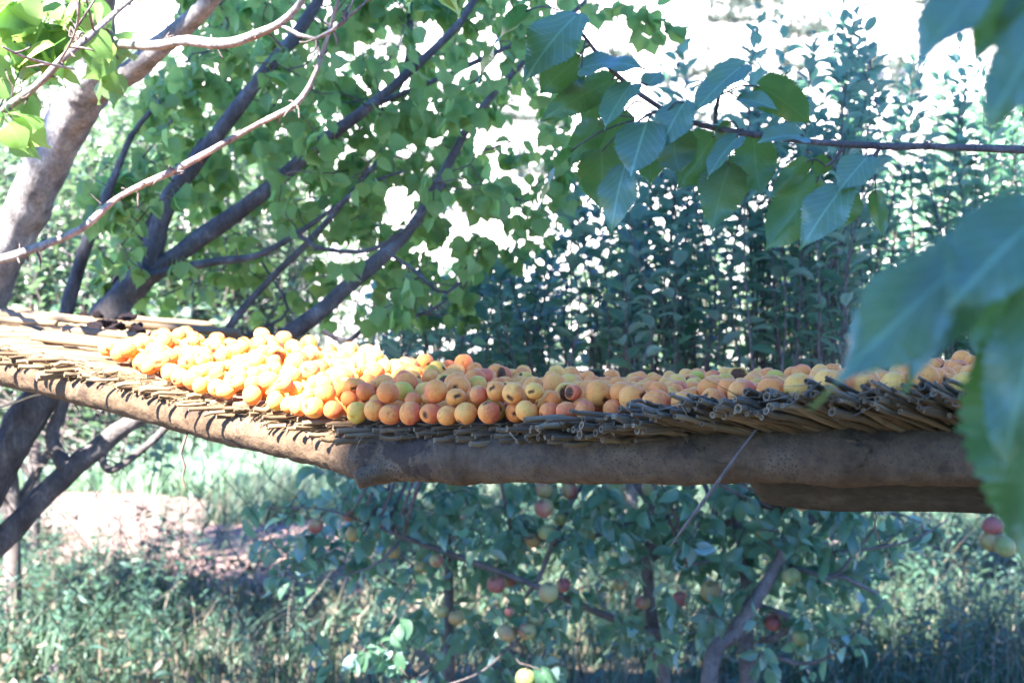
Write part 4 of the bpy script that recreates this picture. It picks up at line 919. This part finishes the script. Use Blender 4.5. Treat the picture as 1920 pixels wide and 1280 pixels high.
wl(T3, [(1.6, 1.7, 2.4), (1.5, 1.4, 3.0), (1.3, 1.1, 3.5), (1.1, .9, 4.0)], [.05, .04, .03, .02], 'limb')
q0 = limb_curve([(1920, 276, 1.9, 14), (1865, 276, 1.9, 14), (1800, 277, 1.9, 14), (1740, 274, 1.9, 14), (1690, 279, 1.9, 15), (1640, 272, 1.9, 14), (1585, 268, 1.9, 12), (1508, 264, 1.9, 12), (1430, 254, 1.9, 11), (1370, 241, 1.9, 10), (1310, 233, 1.9, 10), (1245, 208, 1.9, 10), (1205, 185, 1.9, 10), (1165, 150, 1.9, 9), (1140, 120, 1.9, 8), (1100, 75, 1.9, 7), (1082, 52, 1.9, 6), (1073, 22, 1.9, 6)])
wl(T3, [(1.63, 1.74, 1.9), (1.1, 1.85, 1.98)] + [tuple(p) for p in q0[0][2::3]], [.022, .012] + list(q0[1][2::3]), 'branch', 10, .04)
for L in ([(1585, 268, 1.9, 8), (1575, 285, 1.9, 8), (1562, 302, 1.9, 7), (1548, 312, 1.9, 5)], [(1650, 278, 1.9, 8), (1642, 290, 1.9, 8), (1635, 308, 1.9, 6)], [(1343, 232, 1.9, 7), (1341, 215, 1.9, 7), (1348, 180, 1.9, 6), (1352, 172, 1.9, 4)], [(1395, 243, 1.9, 6), (1375, 250, 1.9, 6), (1367, 262, 1.9, 5)], [(1740, 274, 1.9, 9), (1738, 264, 1.9, 8)], [(1240, 208, 1.9, 6), (1215, 215, 1.9, 5), (1195, 230, 1.9, 4)]):
    Q, r = limb_curve(L, .01); T3.tw.add(*tube(Q, r, 7, .1))
HT = [leaf_tpl('poplar', 66, 3, f, c, wv, 22, 0, tw, 40 + i) for i, (f, c, wv, tw) in enumerate([(.10, .55, .035, .15), (.18, .35, .03, -.2), (.05, .8, .045, .25), (.22, .6, .03, -.1)])]
def hero_leaf(b, t, w, d, face, pet=None, dz=None, tpl=None):
    """one big leaf from base (u, v) to tip (u, v); face: s = upper side to the sky, b = seen from below and behind, e = nearly edge on"""
    dt = dz if dz is not None else {'s': -.035, 'b': .02, 'e': .01}[face]; A, B = W(*b, d), W(*t, d + dt); D = np.array(B - A); L = np.linalg.norm(D)
    nrm = {'s': np.array([-.15, -.75, .8]), 'b': np.array([.15, .9, .35]), 'e': np.array([.2, -.05, 1.])}[face] + rng.normal(0, .12, 3)
    n_ = nrm - D * (nrm @ D) / L ** 2; n_ /= np.linalg.norm(n_); X = np.cross(D / L, n_); facing = max(.18, abs(n_[1])); tv, tq, tu = tpl or HT[int(rng.integers(len(HT)))]
    wm = w * d / F; V = tv.copy(); ext = V[:, 1].max(); sx = wm / (.88 * (facing if face == 'e' else max(.75, facing))); sx = min(sx * 1.12, L * 1.35)
    P = np.array(A) + V[:, :1] * X * sx + V[:, 1:2] / ext * D + V[:, 2:3] * n_ * L * .9
    mbh = MB(); mbh.add(P, [tq], tu); keep(mbh.build('leaf', M['poplar_leaf']), T3.root)
    p0 = np.array(W(*pet, d)) if pet else None
    if p0 is not None:
        m = (p0 + np.array(A)) / 2 + [0, 0, .006]; T3.tw.add(*tube(catmull([p0, m, A], 7), np.linspace(.0013, .0011, 7), 6))
for a in [((1080, 30), (973, 123), 78, 1.9, 's', (1085, 45)), ((1090, 128), (1200, 92), 62, 1.88, 's', (1098, 75)), ((985, 22), (864, 118), 24, 1.86, 'e', (1050, 20)), ((1083, 110), (1010, 172), 75, 1.92, 'b', (1110, 85)),
          ((1147, 150), (1008, 222), 55, 1.93, 'b', (1165, 150)), ((1183, 160), (1125, 230), 55, 1.87, 's', (1200, 182)), ((1132, 165), (1092, 230), 60, 1.95, 'b', (1165, 150)), ((1212, 232), (1180, 320), 74, 1.87, 's', (1235, 208)),
          ((1122, 232), (1062, 305), 52, 1.94, 'b', (1190, 220)), ((1128, 285), (1132, 395), 88, 1.93, 'b', (1195, 230)), ((1172, 312), (1135, 420), 52, 1.88, 's', (1200, 225)), ((1070, 283), (985, 366), 24, 1.9, 'e', (1190, 225)),
          ((1170, 212), (1122, 300), 60, 1.96, 'b', (1205, 190)), ((1283, 193), (1235, 262), 50, 1.87, 's', (1250, 210)), ((1265, 245), (1260, 325), 82, 1.92, 'b', (1262, 215)), ((1225, 250), (1215, 345), 60, 1.95, 'b', (1240, 210)),
          ((1393, 123), (1293, 198), 52, 1.88, 's', (1347, 180)), ((1425, 162), (1527, 224), 62, 1.93, 'b', (1352, 178)), ((1385, 185), (1457, 190), 32, 1.87, 's', (1350, 178)), ((1367, 230), (1340, 272), 24, 1.9, 'e', (1385, 243)),
          ((1337, 258), (1272, 358), 84, 1.94, 'b', (1375, 245)), ((1383, 258), (1320, 322), 40, 1.87, 's', (1392, 245)), ((1367, 312), (1328, 430), 84, 1.92, 'b', (1372, 260)), ((1413, 260), (1422, 365), 72, 1.93, 'b', (1410, 252)),
          ((1507, 257), (1430, 244), 48, 1.86, 's', (1500, 262)), ((1513, 303), (1443, 368), 36, 1.93, 'b', (1548, 312)), ((1552, 297), (1527, 328), 28, 1.93, 'b', (1560, 305)), ((1530, 343), (1433, 472), 88, 1.95, 'b', (1555, 312)),
          ((1627, 295), (1573, 346), 50, 1.88, 's', (1638, 305)), ((1582, 350), (1500, 442), 62, 1.87, 's', (1560, 308)), ((1590, 362), (1570, 434), 62, 1.94, 'b', (1560, 308)), ((1642, 362), (1656, 442), 30, 1.93, 'b', (1638, 305)), ((1395, 300), (1350, 400), 60, 1.96, 'b', (1380, 262)), ((1215, 160), (1240, 130), 40, 1.9, 'e', (1190, 170))]: hero_leaf(*a)
BT = [leaf_tpl('poplar', 64, 4, f, c, wv, 16, 0, tw, 60 + i) for i, (f, c, wv, tw) in enumerate([(.05, .4, .05, .2), (.15, .5, .04, -.25), (.02, .7, .05, .1)])]
wl(T3, [(1.63, 1.74, 2.2), (1.0, 1.2, 2.05), (.52, .78, 1.93), tuple(W(2010, 330, .91)), tuple(W(1985, 560, .9))], [.03, .015, .007, .004, .0025], 'branch', 9, .04)
wl(T3, [(1.0, 1.2, 2.05), (.6, .95, 2.1), tuple(W(2000, -60, .88)), tuple(W(1900, -90, .9))], [.015, .008, .005, .003], 'branch', 9, .04)
for a in [((1905, 412), (1512, 702), 108, 0.89, 's', (1990, 380), -.06, BT[0]), ((1850, 470), (1688, 700), 95, 0.90, 's', (1960, 430), -.04, BT[1]), ((1960, 400), (1790, 520), 150, 0.86, 's', (2000, 380), -.05, BT[2]),
          ((1945, 470), (1822, 680), 150, 0.94, 'b', (1985, 500), .02, BT[1]), ((1945, 640), (1900, 1035), 220, 0.89, 'b', (1985, 560), .03, BT[0]), ((1960, 560), (1870, 860), 120, 0.86, 's', (1990, 540), -.03, BT[2]), ((1985, 800), (1925, 1040), 150, 0.91, 'b', (2000, 640), .02, BT[1]),
          ((1850, -40), (1697, 108), 88, .88, 's', (1900, -90), -.03, BT[1]), ((1900, -60), (1822, 125), 80, .9, 'b', (1900, -90), .02, BT[0]), ((1970, 40), (1852, 192), 90, .86, 's', (2000, -40), -.04, BT[2]), ((1960, -20), (1868, 118), 80, .89, 'b', (2000, -60), .02, BT[1]), ((1990, 120), (1925, 260), 100, .87, 'b', (2000, -20), .02, BT[0])]: hero_leaf(*a)
# crown above the picture, its gaps where sunlight comes through
def canopy(T, lo, hi, n, groups, size=(.09, .13)):
    P = rng.uniform(lo, hi, (n, 3)); c = (np.array(lo) + hi) / 2; h = (np.array(hi) - lo) / 2; P = P[(((P - c) / h) ** 2).sum(1) < 1.6]; P = P[above_frame(P, .22) | (P[:, 1] < -1)]
    T.grow(P[:groups], hang_leaves(2, 3, .08, .1, .1, 'broad', .5, shade_filter), maxr=.012)
    P = P[groups:]; P = P[shade_filter(P)]; place_leaves(T.lv, 'broad', P, rng.normal(0, .6, (len(P), 3)) - [0, 0, .6], rng.normal(0, .5, (len(P), 3)) + [-.2, -.2, .7], rng.uniform(*size, len(P)))
canopy(T3, (.9, .9, 3.3), (2.8, 2.8, 5.0), 1100, 110); T3.done(M['twig'])
T4 = Tree('poplar_tree', 'leafy poplar thicket tree close behind the viewer, unseen, added to cut low skylight', (.3, -3.2, 0), M['twig'], M['poplar_leaf'])  # added out of view, its leaves hold back low frontal sky fill
wl(T4, [(.3, -3.2, -.2), (.25, -3.2, 1.5), (.35, -3.1, 3), (.3, -3.2, 4.2)], [.12, .1, .07, .03], 'trunk', 14)
wl(T4, [(.28, -3.2, 1.2), (-1, -3, 1.8), (-3, -3, 2.4)], [.06, .04, .02], 'limb'); wl(T4, [(.3, -3.15, 1.1), (1.4, -3, 1.8), (3.2, -3, 2.4)], [.06, .04, .02], 'limb')
canopy(T4, (-5, -4.4, .2), (5, -1.9, 4.0), 6200, 80, (.14, .2)); T4.done(M['twig'])
# two tall poplars off to the left behind the viewer: their shade lies over the right of the tray, the apple trees and the weeds
def shade_tree(label, base, target, n):
    T = Tree('poplar_tree', label, base, M['apricot_bark'], M['poplar_leaf']); P = target(n); P = P + np.array(SUN) * rng.uniform(8.5, 13, (len(P), 1))
    P = P[above_frame(P, .3)]; P = P[shade_filter(P)]; c = P.mean(0); hi = P[:, 2].max(); bx, by = base[0], base[1]
    wl(T, [(bx, by, -.2), (bx + .1, by, 3), (c[0] * .5 + bx * .5, c[1] * .5 + by * .5, 6), (c[0], c[1], hi)], [.2, .17, .12, .04], 'trunk', 14)
    n_l = 0
    for q in P[rng.permutation(len(P))[:400]]:
        m_ = T.S[0][len(T.S[0]) // 2]; line = catmull([m_, (m_ + q) / 2 + [0, 0, .3], q], 40); rel = line[:, None] - LC[None]; lam = rel @ np.array(SUN)
        if n_l >= 7 or (np.linalg.norm(rel - lam[..., None] * np.array(SUN), axis=2)[:, LP > .8] < LR[LP > .8][None] + .12).any(): continue   # boughs keep to the shaded side
        n_l += 1; wl(T, [m_, (m_ + q) / 2 + [0, 0, .3], q], [.07, .05, .015], 'limb', 8)
    place_leaves(T.lv, 'broad', P, rng.normal(0, .6, (len(P), 3)) - [0, 0, .6], np.array(SUN) + rng.normal(0, .7, (len(P), 3)), rng.uniform(.13, .19, len(P))); T.done(M['twig'])
def tgt_tray(n):
    u = rng.uniform(700, 2150, n); return np.array([W(a, rng.uniform(560, 860), rng.uniform(1.7, 3.0) if a > 900 else rng.uniform(2.3, 3.0)) if rng.random() < .86 else W(rng.uniform(1480, 2050), rng.uniform(-40, 1050), rng.uniform(.65, .95)) for a in u])
def tgt_orchard(n):
    out = []
    for _ in range(n):
        k = rng.random()
        if k < .52: out.append(W(rng.uniform(450, 1950), rng.uniform(620, 1150), rng.uniform(4.4, 6.2)))
        elif k < .565: out.append(W(rng.uniform(250, 1080), rng.uniform(-20, 620), rng.uniform(4.0, 5.0)))
        elif k < .76: out.append(Vector((rng.uniform(-1.2, 3), rng.uniform(-.5, 6.2), 0)))
        else:
            d = rng.uniform(6.2, 11.5); out.append(W(rng.uniform(200, 1750), 640 + EYE / d * F, d))
    return np.array(out)
shade_tree('tall poplar behind the viewer to the left, outside the photo', (-3.7, -4.6, 0), tgt_tray, 3300)
shade_tree('tall poplar far to the left beyond the tray, outside the photo', (-1.5, -3.2, 0), tgt_orchard, 12500)

# ------------------------------------------------------------------ apple trees behind the tray
f_apple = hang_leaves(4, 8, .055, .09, .07, 'apple', .35)
def top_v(u):
    return np.interp(u, [690, 760, 840, 900, 1000, 1060, 1130, 1180, 1240, 1270, 1330, 1400, 1430, 1480, 1560, 1600, 1640, 1690, 1740, 1800, 1860, 1930], [560, 520, 500, 500, 480, 330, 380, 330, 190, 60, 240, 120, 10, 180, 0, -20, 90, 110, 120, 80, 140, 120])
def apple(label, base, limbs_, shoots, targets, leafm='apple_leaf', lf=f_apple, size=(.07, .105), kind='apple', spacing=.036, grp=None):
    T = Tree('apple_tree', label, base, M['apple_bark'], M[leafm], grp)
    for k, L in enumerate(limbs_): T.limb(L, 'trunk' if k == 0 else 'limb', 12, .05)
    S = np.concatenate(T.S)
    for (u, d, v0, v1, lean) in shoots:
        b_, t_ = W(u, v0, d), W(u + lean, v1, d + rng.normal(0, .1))
        shoot(T, b_, t_, spacing, size, .0045, kind)
        i = int(np.argmin(np.linalg.norm(S - np.array(b_), axis=1))); L = np.linalg.norm(S[i] - np.array(b_)); 
        P = catmull([S[i], (S[i] + np.array(b_)) / 2 + rand_unit(1)[0] * .08 * L + [0, 0, -.05 * L], np.array(b_)], 8); tr_ = .45 if leafm == 'far_apple_leaf' else 1; T.tw.add(*tube(P, np.linspace(.007 * tr_, .004 * tr_, 8), 6, .05)); T.S.append(P)
    if len(targets): T.grow(targets, lf, .0018, .008, -.05)
    return T.done(M['twig'])
def shoots_for(u0, u1, n, dlo, dhi, vlo=690, vhi=860):
    out = []
    for _ in range(n):
        u = rng.uniform(u0, u1); tv = top_v(u); v1 = tv + rng.random() ** 1.9 * (620 - tv) * .75; out.append((u, rng.uniform(dlo, dhi), rng.uniform(vlo, vhi), v1, rng.normal(0, 22)))
    return out
def low_targets(blobs, dlo, dhi):
    T = []
    for u, v, a, b_, n in blobs:
        for _ in range(int(n * (1.15 if v > 800 else 1))):
            r = math.sqrt(rng.random()); t = rng.uniform(0, 6.283); T.append(W(u + a * r * math.cos(t), v + b_ * r * math.sin(t), rng.uniform(dlo, dhi)))
    return T
hi_sh = [(1268, 5.0, 760, 55, 4), (1432, 5.0, 760, 8, -6), (1560, 4.9, 740, 30, 40), (1606, 4.8, 730, -20, -6), (1640, 4.9, 730, 60, -10), (1720, 5.1, 730, 118, 10), (1790, 5.1, 730, 75, 12), (1500, 4.9, 740, 240, 10), (1185, 5.0, 760, 330, -10), (1870, 5.2, 730, 150, 10)]
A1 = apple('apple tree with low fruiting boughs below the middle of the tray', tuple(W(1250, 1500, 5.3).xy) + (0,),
      [[(1262, 1560, 5.3, 36), (1245, 1290, 5.3, 28), (1226, 1190, 5.3, 24), (1214, 1060, 5.3, 22), (1226, 960, 5.3, 22), (1192, 895, 5.3, 19), (1150, 800, 5.3, 14), (1120, 700, 5.3, 9)],
       [(1232, 1186, 5.25, 16), (1180, 1172, 5.2, 14), (1110, 1142, 5.1, 14), (1050, 1118, 5.0, 13), (960, 1080, 4.95, 12), (850, 1040, 4.9, 11), (760, 1008, 4.85, 9), (700, 985, 4.85, 6), (610, 955, 4.8, 4), (500, 950, 4.75, 3)],
       [(985, 1120, 5.0, 6), (1012, 1080, 4.98, 9), (1040, 1010, 4.98, 9), (1078, 930, 5.0, 9), (1110, 890, 5.0, 10), (1150, 790, 5.05, 7)],
       [(1224, 960, 5.3, 11), (1170, 985, 5.2, 10), (1110, 1005, 5.1, 8), (1040, 1015, 5.0, 6), (960, 1000, 4.9, 4)],
       [(750, 1015, 4.85, 6), (720, 1045, 4.8, 5), (690, 1065, 4.8, 4), (640, 1078, 4.78, 3), (560, 1090, 4.75, 2)],
       [(1215, 1060, 5.3, 12), (1260, 1000, 5.4, 10), (1290, 930, 5.5, 9), (1330, 830, 5.5, 7)],
       [(1040, 1120, 5.0, 5), (990, 1180, 4.9, 5), (952, 1215, 4.88, 5), (900, 1260, 4.85, 4), (820, 1290, 4.8, 3)],
       [(830, 900, 5.4, 12), (838, 1000, 5.4, 16), (842, 1130, 5.4, 18), (845, 1500, 5.4, 22)][::-1]],
      shoots_for(700, 1330, 82, 4.6, 6.0) + hi_sh[:1] + hi_sh[8:9],
      low_targets([(580, 920, 120, 50, 9), (660, 1000, 100, 70, 14), (520, 1015, 60, 40, 3), (760, 940, 130, 60, 22), (880, 1000, 130, 90, 28), (1040, 960, 130, 80, 30), (960, 1130, 110, 70, 22), (800, 1130, 90, 60, 12), (1150, 1000, 90, 90, 18), (1180, 1120, 80, 70, 10), (720, 1220, 130, 60, 12), (880, 1230, 80, 60, 8), (1010, 1265, 60, 30, 6), (600, 1050, 90, 50, 8), (1100, 640, 180, 60, 12), (900, 640, 150, 50, 10), (900, 560, 120, 60, 6)], 4.75, 5.7))
A2 = apple('apple tree with a forking grey trunk under the right half of the tray', tuple(W(1405, 1500, 5.1).xy) + (0,),
      [[(1420, 1560, 5.1, 44), (1405, 1290, 5.1, 35), (1397, 1180, 5.1, 31), (1400, 1080, 5.15, 27), (1382, 960, 5.2, 23), (1386, 895, 5.2, 19), (1400, 780, 5.2, 14), (1420, 660, 5.2, 9)],
       [(1330, 1560, 4.9, 36), (1332, 1250, 4.9, 31), (1372, 1190, 4.9, 29), (1412, 1130, 4.9, 27), (1450, 1072, 4.9, 25), (1480, 1010, 4.9, 23), (1530, 965, 4.92, 22), (1580, 930, 4.95, 20), (1660, 850, 5.0, 15), (1720, 740, 5.0, 9)],
       [(1405, 1120, 5.05, 13), (1440, 1143, 5.0, 13), (1470, 1150, 5.0, 13), (1477, 1172, 5.0, 13), (1462, 1192, 5.02, 13), (1425, 1200, 5.06, 12)],
       [(1478, 1012, 4.9, 11), (1450, 1020, 4.88, 10), (1442, 1002, 4.86, 8), (1470, 960, 4.85, 7)],
       [(1400, 1226, 5.08, 13), (1450, 1228, 5.0, 11), (1500, 1243, 4.95, 8), (1550, 1232, 4.9, 6), (1605, 1185, 4.85, 4), (1660, 1120, 4.85, 3)],
       [(1540, 1085, 4.9, 7), (1575, 1080, 4.9, 9), (1610, 1095, 4.9, 8), (1645, 1112, 4.9, 5)], [(1480, 1060, 4.95, 9), (1560, 1080, 4.9, 9), (1600, 1040, 4.88, 6), (1640, 990, 4.88, 5)],
       [(1560, 1035, 4.9, 4), (1620, 1030, 4.88, 6), (1690, 1018, 4.86, 5), (1740, 998, 4.85, 4), (1775, 975, 4.85, 3)],
       [(1384, 960, 5.2, 15), (1350, 985, 5.25, 14), (1330, 930, 5.3, 12), (1300, 850, 5.3, 9)], [(1400, 1080, 5.1, 9), (1350, 1050, 5.0, 8), (1290, 1060, 4.95, 5)]],
      shoots_for(1150, 1640, 96, 4.5, 5.8) + hi_sh[1:5] + hi_sh[7:8],
      low_targets([(1330, 960, 110, 80, 24), (1440, 960, 90, 70, 18), (1560, 1010, 100, 70, 16), (1680, 980, 80, 40, 8), (1320, 1080, 90, 80, 18), (1500, 1060, 110, 70, 16), (1480, 1200, 130, 60, 12), (1640, 1060, 60, 50, 6), (1300, 1180, 80, 60, 8), (1580, 1140, 90, 60, 8), (1400, 640, 200, 60, 12), (1400, 540, 180, 60, 6), (1560, 930, 90, 40, 8), (1260, 1000, 70, 80, 12)], 4.7, 5.6))
A3 = apple('apple tree with long upright shoots behind the near blurred leaves', tuple(W(1800, 1500, 6.0).xy) + (0,),
      [[(2060, 1400, 5.8, 40), (2040, 1150, 5.8, 30), (1990, 950, 5.8, 24), (1900, 800, 5.8, 15), (1840, 690, 5.8, 9)], [(2035, 1100, 5.8, 16), (2010, 1000, 5.6, 12), (1960, 960, 5.5, 8)], [(1975, 930, 5.8, 13), (1780, 830, 5.8, 10), (1700, 740, 5.8, 7)]],
      shoots_for(1600, 1960, 60, 5.2, 6.8) + hi_sh[5:7] + hi_sh[9:], low_targets([(1850, 640, 120, 70, 14), (1700, 620, 120, 70, 12), (1910, 960, 60, 50, 8)], 5.2, 6.2))
# farther trees of the orchard: pale and sunlit
def far_tree(label, u, d, vt, half, n, vb=900, lean=40, grp='farther orchard trees', tu=None):
    cu = u; u = u if tu is None else tu
    bw = W(u, 640, d); L = [[(u, 640 + EYE / d * F + 10, d, .11 / d * F), (u + 4, 640 + 1.0 / d * F, d, .09 / d * F), (u - 5, 640 + .3 / d * F, d, .06 / d * F), (u + 3, 640 - .3 / d * F, d, .03 / d * F)]]
    for s in (-1, 1): L.append([(u, 640 + 1.0 / d * F, d, .06 / d * F), (u + s * half * .4, 640 + .5 / d * F, d + s * .2, .045 / d * F), (u + s * half * .8, 640, d + s * .3, .02 / d * F)])
    sh = []
    for _ in range(n):
        x = rng.normal(0, .5); x = np.clip(x, -1.1, 1.1); k = 1 - .55 * x * x; v0 = rng.uniform(min(640 - .1 / d * F, vb - 80), vb); sh.append((cu + x * half, d + rng.normal(0, .45), v0, min(v0 - 40, vt + (v0 - vt) * rng.random() ** 1.2 * .85 + (1 - k) * 160), rng.normal(0, lean)))
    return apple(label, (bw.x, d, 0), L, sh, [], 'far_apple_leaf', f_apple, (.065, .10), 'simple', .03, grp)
far_tree('pale sunlit orchard tree far left, behind the thick grey trunk', 20, 8.0, 160, 230, 110)
far_tree('pale leafy orchard tree seen between the two apricot trunks', 250, 8.6, 60, 240, 190, 880, tu=-130)
far_tree('low pale orchard tree below the left end of the log', 170, 7.2, 600, 230, 110, 900, tu=-160)
far_tree('pale orchard tree low behind the fanning apricot stems', 520, 15.5, 300, 240, 200, 860, tu=700)
far_tree('tall pale orchard tree behind the middle of the fanning apricot stems', 440, 9.4, -40, 230, 150, 700, tu=700)
far_tree('dark leafy tree at the top left corner behind the branches', 60, 10.5, -120, 260, 120, 500)
far_tree('small sunlit orchard tree behind the middle of the fruit heap', 860, 10.5, 480, 210, 90)
far_tree('sunlit orchard tree behind the blue-leaved shoots', 1180, 9.6, 400, 240, 190)
far_tree('bright orchard tree behind the toothed poplar leaves', 1520, 9.2, 330, 230, 200, tu=1560)
far_tree('bright small-leaved orchard tree at the right edge', 1820, 8.6, 200, 220, 100, tu=1990)

# ------------------------------------------------------------------ apples
AT = [fruit_mesh('apple', None, 500 + k, [.92, .98, 1.04, .9][k], 0, .34, .16, 4 if k == 3 else 0, 18, 24, .02) for k in range(4)]
APP = [(592, 985, 4.75, 30, 'r', 'red apple at the left tip of the low bough'), (655, 966, 4.9, 26, 'r', 'dark red apple behind leaves right of the bough-tip apple'), (662, 1000, 4.8, 28, 'o', 'dull olive apple, left of an olive pair'), (699, 1002, 4.8, 26, 'o', 'dull olive apple, right of an olive pair'), (722, 978, 4.9, 26, 'd', 'brownish apple half behind the olive pair'), (738, 1034, 4.85, 28, 'o', 'orange-tinged apple behind leaves below the olive pair'),
       (818, 1050, 4.75, 26, 'p', 'pink apple with its eye facing out, lit on the low bough'), (790, 1062, 4.85, 26, 'o', 'orange-brown apple touching the sunlit pink one'), (1020, 951, 4.8, 38, 'p', 'pink-cheeked apple hanging below the log near a dark bough'), (1022, 918, 4.9, 36, 'd', 'dusky apple just under the log above the pink-cheeked one'), (1068, 918, 4.95, 32, 'd', 'mottled apple under the log right of the dusky one'), (1026, 997, 4.85, 34, 'g', 'green apple below the pink-cheeked one'), (1000, 1012, 4.95, 30, 'd', 'shadowed reddish apple left of the green one'), (1050, 972, 4.95, 26, 'g', 'small green apple tucked against the bough'),
       (1098, 1006, 4.85, 34, 'g', 'round yellow-green apple right of the slanting bough'), (1137, 992, 5.0, 28, 'd', 'dim red apple behind the yellow-green one'), (930, 1094, 4.9, 36, 'd', 'reddish apple left of the sunlit leaves'), (957, 1088, 5.0, 26, 'd', 'dim apple close behind the reddish one'), (1028, 1110, 4.7, 38, 'y', 'pale yellow apple brightly lit on its left side'), (1056, 1096, 4.9, 28, 'r', 'red apple peeping behind the pale yellow one'),
       (855, 1156, 4.8, 30, 'o', 'orange apple with its eye down among lower leaves'), (830, 1146, 4.85, 24, 'g', 'half-hidden greenish apple beside the lower orange one'), (955, 1146, 4.72, 18, 'p', 'small pink apple among sunlit leaves'), (950, 1185, 4.72, 36, 'y', 'long green-pink apple, left of the hanging cluster'), (988, 1182, 4.7, 36, 'p', 'pink and green apple, right of the hanging cluster'), (1003, 1160, 4.78, 30, 'y', 'yellowish apple at the top of the hanging cluster'), (985, 1272, 4.75, 38, 'g', 'green apple cut by the bottom of the photo'),
       (1157, 912, 5.1, 32, 'g', 'green apple under the log at the dark trunk'), (1160, 932, 5.15, 30, 'o', 'brown-green apple under the green one at the dark trunk'), (1220, 915, 5.2, 34, 'p', 'pinkish apple under the log right of the dark trunk'), (1352, 912, 4.95, 32, 'p', 'pink and green apple under the log by the hanging dark stalk'), (1162, 1094, 5.0, 26, 'o', 'small olive apple left of the dark trunk'), (1205, 1128, 5.1, 28, 'd', 'dim brown apple against the dark trunk'), (1275, 1122, 5.05, 30, 'd', 'dim red-brown apple right of the dark trunk'), (1333, 1108, 4.95, 40, 'o', 'large shadowed apple left of the diagonal bough'), (1450, 1166, 5.05, 34, 'r', 'red and gold apple framed by a looping bough'), (1483, 1080, 4.8, 36, 'g', 'green apple right of the diagonal bough'), (1500, 1196, 4.9, 30, 'g', 'green apple low right of the looping bough'), (1430, 995, 5.0, 30, 'g', 'green apple by the fork of the grey trunk'),
       (1862, 984, 4.6, 40, 'r', 'reddish apple topmost of the three under the right end of the log'), (1858, 1014, 4.6, 40, 'o', 'brownish apple lower left of the three at the right'), (1884, 1024, 4.55, 42, 'g', 'dark green apple lower right of the three at the right'), (1292, 624, 5.2, 24, 'p', 'pink apple among the upright shoots above the tray'), (1225, 702, 5.4, 26, 'p', 'pinkish apple glimpsed just above the fruit heap'), (1118, 640, 5.4, 22, 'r', 'small red apple among leaves above the shaded apricots')]
ACOL = {'r': (.6, .1, 1.1), 'o': (.9, .4, .35), 'd': (.7, .3, .8), 'p': (.2, .4, .75), 'g': (.05, 1, .15), 'y': (.1, .2, .35)}
ap = {}
for k, (u, v, d, w, c, lab) in enumerate(APP):
    q = k % 4
    if q not in ap:
        V, pl, lo, pt = AT[q]; ap[q] = o = mesh_np('apple', V, pl, M['apple'], attrs={'loc': lo, 'pit': pt})
        st = MB(); st.add(*tube(catmull([(0, 0, .62), (.03, 0, 1.0), (.16, .05, 1.45)], 6), np.linspace(.06, .045, 6), 6)); s_ = st.build('stalk', M['twig']); s_.parent = o
    else:
        o = ap[q].copy(); COL.objects.link(o); s_ = ap[q].children[0].copy(); COL.objects.link(s_); s_.parent = o
    d = 4.6 + (d - 4.5) * .6 + .10; r = w / 2 * d / F; o.location = W(u, v, d); o.scale = (r, r, r); o.rotation_euler = (rng.normal(0, .35), rng.normal(0, .35), rng.uniform(0, 6.28)); o.color = (*ACOL[c], 1)
    tag(o, lab, 'apple', 'apples hanging on the orchard trees')
    if lab.startswith('pink apple with its eye'): o.rotation_euler = (2.0, .2, 0)
